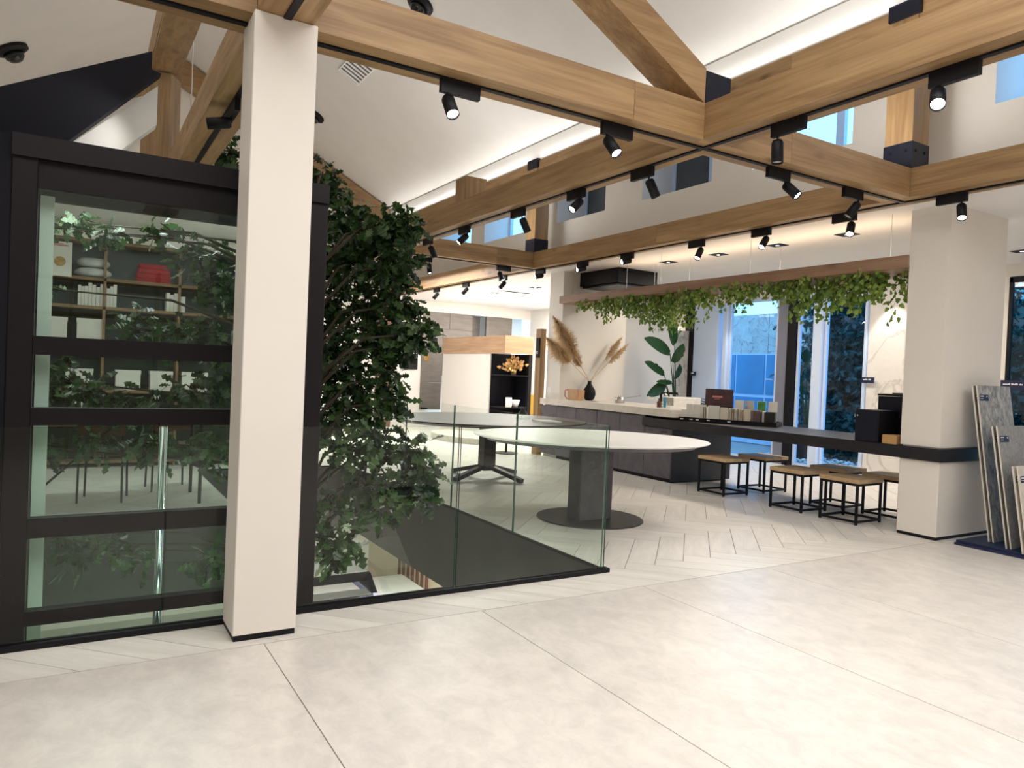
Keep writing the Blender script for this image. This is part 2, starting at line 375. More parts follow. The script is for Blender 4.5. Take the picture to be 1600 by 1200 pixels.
for i, (dd, c, ang) in enumerate(pieces):
    if i < 285:
        cx, cy = c[0]; th = R(45 if ang == 0 else -45); ct, st = math.cos(-th), math.sin(-th)
        L2 = [((p[0]-cx)*ct-(p[1]-cy)*st, (p[0]-cx)*st+(p[1]-cy)*ct) for p in c]
        o = part('plank', MB().prism([(a, b, 0) for a, b in L2], (0, 0, .012)), M['plank'], floor, loc=(cx, cy, -.012))
        o.rotation_euler = (0, 0, th)
    else: far.prism([(a, b, -.012) for a, b in c], (0, 0, .012))
part('plank_field', far, M['plank'], floor, kind='stuff')

# stair opening: dark fascia boards below the floor edge
struct('trim_1', B((3.176, 3.96, -.80), (3.30, 9.5, -.161)).box((3.172, 3.96, -.161), (3.1755, 9.4, -.001)), M['darkgrey'])
struct('trim_2', B((1.3, 9.4, -.8), (3.17, 9.5, -.161)).box((1.3, 9.396, -.161), (3.17, 9.3995, -.001)), M['darkgrey'])
struct('trim_3', B((XL, 7.04, -.80), (1.3, 7.0595, -.001)).box((1.3005, 7.06, -.8), (1.31, 9.39, -.001)), M['darkgrey'])
# storey below
struct('floor_lower', B((-3, -1, -3.3), (8, 16, -3.2)), M['lowfloor'])
struct('wall_lower_right', B((5.2, 2, -3.2), (5.3, 14, -.161)), M['lowwall'])
struct('wall_lower_back', B((-3, 14, -3.2), (5.2, 14.1, -.161)), M['wallw'])
struct('wall_lower_front', B((-3, 3.0, -3.2), (5.2, 3.1, -.161)), M['wallw'])
struct('wall_lower_left', B((-3, 3.1, -3.2), (-2.9, 14, -.161)), M['blackwall'])
sl = thing('slat_screen', 'brown vertical slats on the cream wall of the floor below', 'slats', (5.19, 11.1, -3.2))
for i in range(7): part('slat', B((-.04, i*.2-.02, 0), (0, i*.2+.02, 3.0)), M['brown'], sl)

# staircase in the opening
st = thing('staircase', 'dark steel staircase with pale treads going down behind the glass', 'stairs', (1.34, 6.9, -.7))
part('landing', B((0, 0, -.09), (1.22, 1.3, 0)).box((0, 0, 0), (1.22, 1.3, .008), 1), [M['steel'], M['seatgrey']], st)
for i in range(1, 13):
    part('tread', B((0, -.24*i, -.16*i-.085), (1.2, -.24*i+.20, -.16*i)).box((0.01, -.24*i+.01, -.16*i), (1.19, -.24*i+.20, -.16*i+.006), 1), [M['steel'], M['seatgrey']], st)
part('stringer', MB().prism([(1.21, 1.3, -.02), (1.21, .02, -.02), (1.21, -2.75, -1.86), (1.21, -2.75, -2.06), (1.21, .02, -.22), (1.21, 1.3, -.22)], (.05, 0, 0)), M['steel'], st)
part('stringer', MB().prism([(-.05, 1.3, -.02), (-.05, .02, -.02), (-.05, -2.75, -1.86), (-.05, -2.75, -2.06), (-.05, .02, -.22), (-.05, 1.3, -.22)], (.04, 0, 0)), M['steel'], st)
part('glass_guard', MB().prism([(1.3, 1.25, .0), (1.3, .0, .0), (1.3, -2.7, -1.8), (1.3, -2.7, -.95), (1.3, .0, .9-.05), (1.3, 1.25, .6)], (.012, 0, 0)), M['railglass'], st)
ls = thing('lower_landing', 'grey lower stair landing seen under the dark fascia', 'landing', (2.9, 8.0, -1.9))
part('slab', B((0, 0, -.12), (1.6, 2.6, 0)), M['seatgrey'], ls); part('edge', B((0, -.03, -.16), (1.6, -.001, .02)), M['steel'], ls)

# ------------------------------------------------------------------ walls, roof
RS = .52; EZ = 5.0; RX = 1.65; RZ = EZ+RS*(6.3-RX)
def slope(x0, x1, f, th=.12):
    return MB().hexa([(x0, YF, f(x0)), (x1, YF, f(x1)), (x1, YB, f(x1)), (x0, YB, f(x0)), (x0, YF, f(x0)+th), (x1, YF, f(x1)+th), (x1, YB, f(x1)+th), (x0, YB, f(x0)+th)])
f1 = lambda x: EZ+RS*(6.3-x); f2 = lambda x: RZ-RS*(RX-x)
struct('ceiling', slope(RX, 6.45, f1), M['plaster'])
struct('ceiling_left', slope(XL, RX, f2), M['plaster'])
struct('ceiling_bar', B((6.42, YF, 3.02), (XW+.1, YB, 3.12)), M['soffit'])
struct('ceiling_lift_hall', B((-1.2, 7.3, 2.95), (1.9, 10.9, 3.02)), M['plaster'])
# wall over the bar with clerestory windows in deep reveals
wins = [(12.95, 14.4), (10.95, 12.4), (8.656, 9.918), (6.532, 7.827), (4.627, 5.9), (1.9, 3.287), (-1.0, .4)]
ws = MB(); cur = YF
zs0, zs1 = 3.83, 4.62
for y0, y1 in sorted(wins):
    ws.box((6.7, cur, 3.12), (7.35, y0, EZ+.1)); ws.box((6.7, y0, 3.12), (7.35, y1, zs0)); ws.box((6.7, y0, zs1), (7.35, y1, EZ+.1)); cur = y1
ws.box((6.7, cur, 3.12), (7.35, YB, EZ+.1)).box((6.42, YF, EZ), (7.35, YB, EZ+.1))
struct('wall_clerestory', ws, M['wallw'])
for n, (y0, y1) in enumerate(wins):
    wf = MB(); t = .05; X0, X1 = 7.25, 7.31; ym = y0+(y1-y0)*.42
    for a, b in ((y0, y0+t), (ym-t, ym+t), (y1-t, y1)): wf.box((X0, a, zs0), (X1, b, zs1))
    wf.box((X0-.001, y0, zs0), (X1, y1, zs0+t)).box((X0-.001, y0, zs1-t), (X1, y1, zs1))
    o = struct('window_%d' % (n+1), wf, M['winframe'])
    for a, b in ((y0+t, ym-t), (ym+t, y1-t)):
        part('pane', B((7.275, a, zs0+t), (7.285, b, zs1-t)), M['deepglass'] if (n == 3 and a > y0+.2) or (n == 2 and a > y0+.2) else M['winglass'], o)
# gable and back walls
struct('wall_back', MB().prism([(XL, YB, -.16), (6.7, YB, -.16), (6.7, YB, f1(6.3)), (RX, YB, RZ), (XL, YB, f2(XL))], (0, .12, 0)).box((6.7, YB, -.16), (7.35, YB+.12, 3.02)).box((7.35, YB, 2.76), (XW, YB+.12, 3.02)).box((7.35, YB+.6, -.1), (XW+.1, YB+.72, 3.02)).box((7.35, YB+.12, 3.02), (XW+.1, YB+.72, 3.1)).box((7.25, YB+.1, -.1), (7.35, YB+.72, 3.1)), M['wallw'])
struct('wall_front', MB().prism([(XL, YF, -.16), (XW+.1, YF, -.16), (XW+.1, YF, 3.12), (6.7, YF, 3.12), (6.7, YF, f1(6.3)), (RX, YF, RZ), (XL, YF, f2(XL))], (0, -.12, 0)), M['wallw'])
struct('wall_left', B((XL-.1, YF, -.16), (XL, YB, 5.2)), M['wallw'])
# stone slabs cladding the back doorway
sd = thing('stone_surround', 'grey stone clad surround on the far wall behind the white counter', 'cladding', (7.2, YB, 0))
part('panel', B((0, -.03, .36), (.55, -.001, 1.02)), M['clad'], sd); part('panel', B((0, -.03, 1.03), (.55, -.001, 2.35)), M['clad'], sd)
part('panel', B((0, -.03, 2.36), (.72, -.001, 2.755)), M['clad'], sd)
part('panel', B((.558, -.03, 1.2), (1.36, .05, 2.352)), M['clad'], sd); part('panel', B((.728, -.03, 2.36), (1.36, .0, 2.755)), M['clad'], sd)
part('niche', B((1.365, .3, 0), (1.75, .35, 2.755)), M['clad'], sd)
part('panel', B((1.76, -.03, 0), (2.52, .05, 2.755)), M['clad'], sd)
part('grille', B((.03, -.04, .37), (.2, -.031, .41)), M['black'], sd)
single('emblem', MB().lathe([(.075, 0), (.085, .008), (.075, .016), (.055, .016), (.05, .006)], n=24).beam((-.02, 0, .012), (.03, .02, .012), .018, .014), M['gold'], 'round brass emblem on the grey stone surround', 'emblem', (7.33, YB-.034, 1.62)).rotation_euler = (R(90), 0, 0)
sc_ = thing('wall_screen', 'small black screen on the far white wall beside the tree', 'screen', (6.68, YB-.04, 1.33))
part('casing', B((0, 0, 0), (.42, .035, .38)), M['black'], sc_); part('display', B((.015, -.004, .015), (.405, -.0005, .365)), M['screen'], sc_)
single('dark_post', B((0, 0, 0), (.34, .2, 3.0), ch=.01), M['brown'], 'dark brown post near the far wall, seen between tree branches', 'post', (5.85, 15.6, 0))

# window wall beyond the bar
ww = MB()
def vb(y0, y1, x0=XW-.06, x1=XW+.06, z0=0, z1=3.02): return B((x0, y0, z0), (x1, y1, z1))
struct('wall_right', B((XW, 6.0, 2.80), (XW+.12, YB, 3.02)).box((XW, 10.48, 0), (XW+.12, YB, 2.8)).box((XW, 4.76, 0), (XW+.12, 5.9, 3.02)).box((XW, YF, 0), (XW+.12, 2.0, 3.02)).box((XW, 2.0, 2.86), (XW+.12, 4.76, 3.02)), M['wallw'])
def wcol(name, y0, y1, m, depth=.14, lab='', cat='panel'):
    return single(name, B((-depth/2, 0, 0), (depth/2, y1-y0, 2.8), ch=.006), M[m], lab, cat, (XW, y0, 0))
wcol('mullion', 10.246, 10.46, 'black', .2, 'black full-height post beside the tall plant', 'post')
wcol('window_mullion', 7.93, 8.075, 'black', .2, 'black full-height post in the middle of the window wall', 'post')
wcol('window_pillar', 9.63, 10.24, 'winframe', .16, 'white pillar in daylight-blue tint between the plant and the first tall window', 'pillar')
wcol('window_jamb', 9.41, 9.50, 'winframe', .18, 'narrow white jamb at the left of the first tall window', 'jamb')
wcol('sliding_panel', 8.08, 8.30, 'bluegrey', .12, 'blue-grey narrow panel left of the black window post', 'panel')
wcol('window_jamb', 7.42, 7.58, 'winframe', .18, 'white jamb between the narrow window and the wide tree window', 'jamb')
wcol('window_jamb', 6.66, 6.68, 'winframe', .16, 'thin white jamb at the edge of the marble display panel', 'jamb')
dp = thing('marble_panel', 'tall white marble display panel with grey veins beside the column', 'panel', (XW-.04, 5.92, 0))
part('slab', B((0, 0, 0), (.03, .73, 2.8)), M['marble'], dp)
for i, (y0, y1, gl) in enumerate([(8.31, 9.40, 'winglass'), (7.59, 7.92, 'winglass'), (6.69, 7.41, 'winglass'), (2.0, 4.75, 'tealglass')]):
    wf = MB(); t = .04
    wf.box((XW-.03, y0, .04), (XW+.03, y0+t, 2.84)).box((XW-.03, y1-t, .04), (XW+.03, y1, 2.84)).box((XW-.03, y0, 0), (XW+.03, y1, .05)).box((XW-.03, y0, 2.78), (XW+.03, y1, 2.85))
    o = struct('window_%d' % (20+i), wf, M['winframe'] if gl != 'tealglass' else M['black'])
    part('pane', B((XW-.006, y0+t, .05), (XW+.006, y1-t, 2.78)), M[gl], o)
    if i == 0: part('handle', MB().tube([(XW-.03, y0+.06, 1.42), (XW-.08, y0+.06, 1.42)], .008).tube([(XW-.08, y0+.06, 1.42), (XW-.08, y0+.18, 1.42)], .009), M['chrome'], o)
# name tags on the panels: navy blades with a line of small white lettering
def sign(loc, w, h, lab, name='name_tag'):
    t = thing(name, lab, 'sign', loc)
    part('plate', B((0, -w, 0), (.012, 0, h)), M['navy'], t)
    lt = MB(); y = -.03; i = 0
    while y > -w*.74:
        ww_ = random.uniform(.010, .022); hh = random.choice((.015, .015, .022)); ww_ *= .7; lt.box((-.003, y-ww_, h*.5), (-.0005, y, h*.5+hh)); y -= ww_+.005+(.012 if i % 5 == 4 else 0); i += 1
    part('lettering', lt, M['white'], t)
sign((XW-.13, 10.24, 1.44), .14, .075, 'small navy name tag beside the black post by the tall plant')
sign((XW-.12, 6.68, 1.42), .2, .085, 'navy name tag on the left edge of the marble panel')
sign((XW-.15, 4.74, 1.40), .34, .12, 'wide navy name tag on the teal glass right of the column')

# walls left of the bar
pl = struct('wall_bar_pillar', B((6.70, 9.64, 0), (6.95, 10.03, 3.019)).box((6.95, 9.64, 0), (8.02, 10.3, 3.019)), M['wallw'])
struct('wall_bar_back', B((8.02, 10.3, 0), (9.78, 10.4, 2.42)).box((8.02, 10.3, 2.42), (9.78, 10.7, 2.5)).box((8.02, 10.7, 2.42), (XW, 10.8, 3.019)), M['wallw'])
mp_ = thing('stone_display', 'grey veined stone panel behind the tall plant', 'panel', (9.78, 10.35, 0))
part('slab', B((0, 0, 0), (.30, .03, 2.3)), M['clad2'], mp_); part('slab', B((.305, 0, 0), (.5, .03, 2.3)), M['clad2'], mp_)
single('wall_socket', B((0, 0, 0), (.008, .12, .08)), M['white'], 'white double socket on the pillar above the worktop', 'socket', (6.63, 9.78, 1.06))
dj = thing('door_jamb', 'pale wooden door jamb standing at the left end of the counter', 'jamb', (6.62, 10.12, 0))
part('post', B((0, 0, 0), (.1, .15, 2.1)), M['oakz'], dj); part('intercom', B((-.02, .02, 1.62), (-.001, .11, 1.95)), M['black'], dj, label='black intercom panel'); part('button', B((-.026, .05, 1.68), (-.0205, .08, 1.73)), M['white'], dj)

# ------------------------------------------------------------------ timber frame
Z0, Z1 = 3.02, 3.27
def beamx(y, x0, x1, cuts, lab, z0=Z0, z1=Z1, w=.26, trk=True):
    t = thing('ceiling_beam', lab, 'beam', (x0, y, z0)); cs = [x0]+cuts+[x1]
    for a, b in zip(cs[:-1], cs[1:]): part('beam_section', B((a-x0+.0015, -w/2, 0), (b-x0-.0015, w/2, z1-z0)), M['oakx'], t)
    return t
def beamy(x, y0, y1, cuts, lab, z0=Z0, z1=Z1, w=.26):
    t = thing('ceiling_beam', lab, 'beam', (x, y0, z0)); cs = [y0]+cuts+[y1]
    for a, b in zip(cs[:-1], cs[1:]): part('beam_section', B((-w/2, a-y0+.0015, 0), (w/2, b-y0-.0015, z1-z0)), M['oaky'], t)
    return t
A, BB = 3.81, 9.87; XA, X1_, X2_ = .83, 3.81, 6.295
hb = .13
beamy(XA, YF+.1, A-hb, [.2], 'oak beam over the near white column, running towards the viewer')
beamy(XA, A+hb, BB-hb, [6.5], 'oak beam running back above the glass lift, left of the white column')
beamx(A, XL+.1, XA-hb, [-1.2], 'oak cross beam crossing the top left corner above the black wall')
beamx(A, XA-hb, X1_-hb, [3.05], 'oak cross beam between the white column and the main beam crossing')
beamx(A, X1_-hb, X2_-hb, [4.6], 'oak cross beam right of the main crossing, over the bar stools')
beamy(X1_, YF+.1, A-hb, [.6], 'long oak beam running from the top right corner to the main crossing')
beamy(X1_, A+hb, BB-hb, [8.3], 'long oak beam running back from the main crossing towards the tree')
beamy(X2_, YF+.1, A-hb, [1.2], 'oak beam along the bar at the right edge')
beamy(X2_, A-hb, BB-hb, [6.9], 'oak beam along the bar from the right column to the far crossing')
beamx(BB, X1_-hb, X2_-hb, [5.5], 'oak cross beam at the far crossing, left part above the rear glass rail')
beamy(X2_, BB-hb, YB-.1, [12.3, 13.4], 'farthest oak beam continuing behind the far crossing to the back wall')
beamy(X1_, BB-hb, YB-.1, [12.5], 'oak beam behind the tree towards the back wall')
beamx(BB, XA-hb, X1_-hb, [2.4], 'oak cross beam behind the tree crown')
# high plates and posts
beamy(6.30, YF+.1, YB-.1, [0., 5.0, 9.2, 13.], 'high oak wall plate under the lit cove of the right roof slope', 4.40, 4.72, .24)
struct('trim_4', B((6.2, YF, 4.721), (6.42, YB, 5.02)), M['plaster'])
def post(x, y, z0, z1, shoe0, shoe1, lab, w=.25):
    t = thing('timber_post', lab, 'post', (x, y, z0)); h = w/2
    part('post_body', B((-h, -h, shoe0), (h, h, z1-z0-shoe1)), M['oakz'], t)
    if shoe0:
        s = part('steel_shoe', B((-h-.006, -h-.006, 0), (h+.006, h+.006, shoe0)), M['steel'], t)
        for a in (-.07, .07):
            part('bolt', MB().tube([(-h-.014, a, shoe0*.7), (-h-.006, a, shoe0*.7)], .014), M['black'], s)
            part('bolt', MB().tube([(a, -h-.014, shoe0*.7), (a, -h-.006, shoe0*.7)], .014), M['black'], s)
    if shoe1: part('steel_cap', B((-h-.03, -h-.03, z1-z0-shoe1), (h+.006, h+.006, z1-z0)), M['steel'], t)
post(X2_, A, Z1, 4.75, .24, .14, 'oak post on a black steel shoe above the right crossing')
post(X2_, BB, Z1, 4.75, .22, .14, 'oak post on a black steel shoe above the far crossing')
post(X1_, 7.42, Z1, 3.53, 0, 0, 'short oak block standing on the long beam between the crossings', .26)
# principal rafters
def rafter(x0, x1, y, z0, lab, w=.25, h=.24, cut=True):
    t = thing('rafter', lab, 'rafter', (x0, y, z0)); s = RS*1.02
    n = 3; L = x0-x1
    for i in range(n):
        a, b = -L*i/n, -L*(i+1)/n
        part('rafter_section', MB().hexa([(b+.002, -w/2, -b*s), (a, -w/2, -a*s), (a, w/2, -a*s), (b+.002, w/2, -b*s), (b+.002, -w/2, -b*s+h), (a, -w/2, -a*s+h), (a, w/2, -a*s+h), (b+.002, w/2, -b*s+h)]), M['oakx'], t)
    return t
rafter(3.68, .6, A, Z1, 'broad oak rafter rising to the upper left from the main crossing')
rafter(3.68, RX+.2, BB, Z1, 'oak rafter rising left from the cross beam behind the tree')
sh = thing('steel_bracket', 'black steel bracket between rafter foot and beam at the main crossing', 'bracket', (3.69, A-.12, Z1))
part('plate', B((0, 0, 0), (.24, .24, .23)), M['steel'], sh)
rf = thing('rafter', 'far gable rafter on the right slope above the tree', 'rafter', (6.2, YB-.2, 0))
part('rafter_section', MB().hexa([(RX-6.2, 0, RZ-.02-.55), (-.05, 0, EZ+.02-.5), (-.05, .15, EZ+.02-.5), (RX-6.2, .15, RZ-.02-.55), (RX-6.2, 0, RZ-.03), (-.05, 0, EZ+.05), (-.05, .15, EZ+.05), (RX-6.2, .15, RZ-.03)]), M['oakx'], rf)
rf = thing('rafter', 'far gable rafter on the left slope, seen behind the timber post', 'rafter', (XL, YB-.2, 0))
part('rafter_section', MB().hexa([(.05, 0, f2(XL)-.5), (RX-XL, 0, RZ-.57), (RX-XL, .15, RZ-.57), (.05, .15, f2(XL)-.5), (.05, 0, f2(XL)), (RX-XL, 0, RZ-.03), (RX-XL, .15, RZ-.03), (.05, .15, f2(XL))]), M['oakx'], rf)
# struts above the lift
tp = thing('timber_post', 'oak post behind the glass lift, under the slanting strut', 'post', (.68, 8.35, 3.28))
part('post_body', MB().beam((0, 0, -.0), (0, 0, .95), .28, .26, (.46, .89, 0)), M['oakz'], tp)
tp = thing('timber_strut', 'broad oak strut leaning between lift wall and upper left cross beam', 'strut', (0, 0, 0))
part('strut_body', MB().beam((.70, 8.3, 4.32), (.62, 6.0, 3.98), .26, .12, (0, 0, 1)), M['oaky'], tp)
part('strut_body', MB().beam((.70, 8.75, 4.50), (.60, 5.5, 4.0), .26, .26, (0, .2, 1)), M['oaky'], tp)

# black wall beside and above the lift, with a pale sloping board under its edge
struct('wall_lift_side', MB().prism([(-2.95, 5.4, -.0), (-.40, 5.4, 0), (-.40, 5.4, 2.35), (-.068, 5.4, 2.70), (.433, 5.4, 3.236), (.375, 5.4, 3.25), (.375, 5.4, 3.369), (-.438, 5.4, 2.944), (-2.95, 5.4, 1.63)], (0, .1, 0)), M['blackwall'])
struct('wall_lift_left', B((-2.95, 4.16, -3.1), (-.283, 4.3, 2.37)), M['blackwall'])
struct('trim_6', MB().prism([(-.38, 5.52, 2.39), (.425, 5.52, 3.19), (.425, 5.52, 2.93), (-.16, 5.52, 2.33)], (0, .12, 0)), M['plaster'])
single('hanging_cable', MB().tube([(0, 0, 0), (0, 0, 2.6)], .006, 6), M['brushed'], 'thin cable hanging down beside the timber post', 'cable', (.92, 8.0, 3.5))

# ------------------------------------------------------------------ columns
cl = thing('column', 'near white square column in front of the glass rail', 'column', (.83, 3.76, 0))
part('shaft', B((-.15, -.135, .03), (.15, .135, 3.019), ch=.004), M['column'], cl); part('plinth', B((-.145, -.13, 0), (.145, .13, .03)), M['black'], cl)
cr = thing('column', 'wide white column at the right, wrapped by the end of the bar', 'column', (6.65, 3.572, 0))
part('shaft', B((0, 0, .03), (.99, .366, .707), ch=.004).box((.015, .015, .7), (.975, .35, .84)).box((0, 0, .836), (.99, .366, 3.019)), M['column'], cr)
part('plinth', B((.005, .005, 0), (.985, .36, .03)), M['black'], cr)

# ------------------------------------------------------------------ glass rails
def pane(x0, y0, x1, y1, z0, z1, parent, name='pane', m='railglass'):
    o = part(name, B((x0, y0, z0), (x1, y1, z1)), [M[m], M['gedge']], parent)
    for p in o.data.polygons:
        n = p.normal; thin = 1 if (x1-x0) > (y1-y0) else 0
        if abs(n[thin]) < .5: p.material_index = 1
    return o
ra = thing('glass_rail', 'front glass rail with black base channel along the stair opening', 'railing', (0, 3.93, 0))
part('base_channel', B((-2.4, -.03, 0), (3.2, .03, .028)), M['black'], ra)
for a, b in ((-2.4, -1.2), (-1.19, .395), (.405, 2.008), (2.022, 3.165)): pane(a, -.006, b, .006, .028, 1.01, ra)
rb = thing('glass_rail', 'rear glass rail running back along the dark fascia to the tables', 'railing', (3.176, 3.97, 0))
part('base_channel', B((-.012, .0, -.0), (.024, 5.45, .012)), M['black'], rb)
for a, b in ((.0, 1.186), (1.2, 2.358), (2.37, 3.54), (3.552, 4.5), (4.51, 5.42)): pane(-.006, a, .006, b, .012, 1.01, rb)
rc = thing('glass_rail', 'far glass rail closing the stair opening behind the tree', 'railing', (1.3, 9.43, 0))
part('base_channel', B((0, -.02, 0), (1.85, .02, .02)), M['black'], rc)
pane(0, -.008, .92, .008, .02, 1.01, rc); pane(.93, -.008, 1.85, .008, .02, 1.01, rc)

# ------------------------------------------------------------------ glass lift
LY = 4.15; lf = thing('glass_lift', 'glazed lift shaft with a dark bronze frame behind the front rail', 'lift', (-.282, LY, 0))
LW = 1.50
def lfp(name, lo, hi, m='frame', **k): return part(name, B(lo, hi, ch=.004 if name == 'frame_post' else 0), M[m], lf, **k)
lfp('frame_post', (0, 0, -3.1), (.105, .1, 2.37)); lfp('frame_post', (LW-.11, 0, -3.1), (LW, .1, 2.37))
lfp('frame_post', (0, 1.05, -3.1), (.08, 1.13, 2.37)); lfp('frame_post', (LW-.08, 1.05, -3.1), (LW, 1.13, 2.37))
lfp('top_beam', (.0, -.02, 2.27), (LW, .1, 2.375)); lfp('inner_beam', (.105, .02, 2.14), (LW-.11, .1, 2.27))
lfp('transom', (.105, .0, 1.34), (LW-.11, .07, 1.43)); lfp('transom', (.105, .0, 1.0), (LW-.11, .07, 1.085))
lfp('transom', (.105, .0, .455), (LW-.11, .07, .55)); lfp('transom', (.105, .0, .03), (LW-.11, .07, .1))
lfp('top_beam', (0, 1.05, 2.27), (LW, 1.13, 2.375)); lfp('top_beam', (0, .1, 2.27), (.08, 1.05, 2.37)); lfp('top_beam', (LW-.08, .1, 2.27), (LW, 1.05, 2.37))
zz = [-3.0, .03, .1, .455, .55, 1.0, 1.085, 1.34, 1.43, 2.14]
for a, b in ((-3.0, .03), (.1, .455), (.55, 1.0), (1.085, 1.34), (1.43, 2.14)):
    lfp('pane', (.105, .03, a), (LW-.11, .045, b), 'liftglass')
lfp('side_pane', (LW-.05, .1, -3), (LW-.04, 1.05, 2.27), 'liftglass'); lfp('side_pane', (.035, .1, -3), (.045, 1.05, 2.27), 'liftglass')
lfp('reflection_strip', (.11, .16, -3), (.17, .2, 2.13), 'wallw')  # pale strip built in place of a band reflected in the glass
part('piston', MB().tube([(.73, .5, -3.1), (.73, .5, .95)], .022, 16), M['chrome'], lf, smooth=True, label='polished steel piston rod')

# ------------------------------------------------------------------ tree in the opening
OAKL = [(0, 0), (.10, .07), (.22, .05), (.30, .19), (.40, .13), (.47, .10), (.56, .27), (.67, .17), (.72, .12), (.80, .22), (.90, .12), (1, 0)]
def leafshape(prof):
    pts = [(x, y) for x, y in prof]+[(x, -y) for x, y in reversed(prof[1:-1])]
    return pts
def add_leaf(mb, p, d, nrm, size, shape, fold=.18):
    d = d.normalized(); s = d.cross(nrm); s = Vector((1, 0, 0)) if s.length < .01 else s.normalized(); n = s.cross(d)
    b = len(mb.v); np_ = len(shape)
    for x, y in shape: mb.v.append(tuple(p+d*(x*size)+s*(y*size)+n*(abs(y)*size*fold - x*x*size*.15)))
    h = (np_)//2
    for i in range(1, h):
        a, c2 = i, i+1
        mb.f.append((b+i-0, b+i+1, b+np_-i-1 if np_-i-1 != i+1 else b+i+1, b+np_-i)) if (np_-i-1 != i+1) else mb.f.append((b+i, b+i+1, b+np_-i))
        mb.m.append(0)
    mb.f.append((b, b+1, b+np_-1)); mb.m.append(0)
LS = leafshape(OAKL)
rnd = random.Random(3)
def rv(r=1): 
    while True:
        v = Vector((rnd.uniform(-1, 1), rnd.uniform(-1, 1), rnd.uniform(-1, 1)))
        if v.length <= 1: return v*r
def at(x, y, d): return Vector((0, 0, H))+(rt0*((x-800)/1133.61)-up0*((y-600)/1133.61)+fw)*d
rt0, up0 = rt, up
clumps = [(505, 275, 18, 6.9, 26), (512, 300, 26, 6.9, 50), (540, 345, 34, 6.9, 80), (590, 360, 36, 6.6, 90), (632, 352, 22, 6.6, 60), (515, 400, 40, 6.8, 110), (570, 410, 48, 6.7, 120), (622, 415, 30, 6.5, 80),
          (520, 470, 44, 6.8, 110), (580, 480, 46, 6.8, 110), (630, 478, 32, 6.6, 60), (655, 520, 26, 6.4, 60), (530, 545, 44, 6.8, 100), (590, 540, 40, 6.7, 80), (625, 540, 26, 6.6, 45), (515, 600, 36, 6.7, 70), (560, 605, 34, 6.7, 60), (605, 590, 24, 6.6, 36), (615, 625, 20, 6.6, 34),
          (520, 650, 36, 6.6, 60), (575, 650, 28, 6.6, 40), (540, 700, 42, 6.2, 80), (600, 700, 40, 6.1, 90), (645, 705, 28, 6.0, 60), (664, 740, 24, 5.9, 50), (625, 765, 32, 5.9, 60), (570, 760, 32, 6.0, 50), (655, 780, 20, 5.8, 22), (590, 800, 30, 5.9, 40), (520, 790, 36, 5.8, 50), (512, 840, 32, 5.6, 55), (545, 850, 22, 5.6, 24), (520, 878, 18, 5.5, 18),
          (68, 355, 20, 6.6, 20), (125, 348, 16, 6.6, 16), (170, 365, 20, 6.5, 20), (250, 362, 20, 6.5, 16), (315, 400, 36, 6.6, 60), (345, 450, 30, 6.6, 60), (60, 450, 18, 6.6, 12), (220, 515, 34, 6.5, 36), (280, 525, 36, 6.5, 40), (335, 540, 30, 6.5, 50), (90, 595, 36, 6.4, 55), (150, 620, 34, 6.3, 50), (215, 628, 28, 6.3, 30), (290, 610, 30, 6.3, 26), (340, 600, 26, 6.4, 40),
          (75, 700, 28, 6.0, 30), (150, 685, 30, 6.1, 30), (240, 690, 34, 6.1, 46), (330, 700, 34, 6.1, 50), (120, 860, 32, 5.6, 50), (170, 850, 30, 5.6, 30), (95, 830, 24, 5.6, 26), (225, 880, 24, 5.6, 16), (325, 880, 30, 5.7, 34), (355, 235, 22, 6.9, 40), (420, 300, 60, 6.9, 60), (430, 450, 60, 6.8, 80), (430, 620, 60, 6.6, 80), (430, 780, 50, 6.0, 40)]
tree = thing('tree', 'tall leafy oak-like tree growing through the stair opening beside the lift', 'tree', (1.75, 6.4, -3.2))
tb = Vector((1.75, 6.4, -3.2)); LV = MB(); br = MB(); nbig = 0
tr = MB().tube([(0, 0, 0), (.03, .02, 1.6), (-.02, .05, 3.2), (.03, .02, 4.2), (0, .05, 5.0), (.05, .1, 5.5)], [.11, .095, .08, .06, .035, .01], 10)
part('trunk', tr, M['bark'], tree, smooth=True)
leafparts = []
for (px, py, pr, dd, n) in clumps:
    c = at(px, py, dd); rr = pr/1133.61*dd*1.05; base = Vector((tb.x, tb.y, min(max(c.z-.5, -1.2), 2.6)))
    mid = (base+c)/2+Vector((0, 0, .18)); pts = [base-tb, mid-tb, c-tb]
    br.tube(pts, [.020, .012, .005], 6)
    for q in range(4):
        e = c+rv(rr); br.tube([c-tb-(c-mid)*.2, (c*.5+e*.5)-tb+Vector((0, 0, .03)), e-tb], [.008, .005, .002], 5)
    for i in range(int(n*(1.75 if py < 685 else 1.1))):
        p = c+rv(1).normalized()*rr*rnd.uniform(.15, 1.0)
        d = (p-c)*.6+Vector((rnd.uniform(-1, 1), rnd.uniform(-1, 1), rnd.uniform(-1, .35)))*rr*.9
        nn = Vector((rnd.uniform(-1, 1), rnd.uniform(-1, 1), rnd.uniform(.1, 1.4)))
        sz = rnd.uniform(.115, .18)
        if nbig < 290 and px > 480 and dd < 6.5 and rnd.random() < .5:
            nbig += 1; m1 = MB(); add_leaf(m1, Vector((0, 0, 0)), d, nn, sz, LS); leafparts.append((m1, p-tb))
        else: add_leaf(LV, p-tb, d, nn, sz, LS)
part('branches', br, M['bark'], tree, smooth=True)
part('foliage', LV, M['oakleaf'], tree, kind='stuff')
oakvar = [leafmat('oak_leaf_%d' % k, *c) for k, c in enumerate([((.014, .034, .012), (.014, .034, .012)), ((.04, .085, .025), (.04, .085, .025)), ((.09, .15, .05), (.09, .15, .05))])]
for k, (m1, p) in enumerate(leafparts): part('leaf', m1, oakvar[k % 3], tree, loc=p)

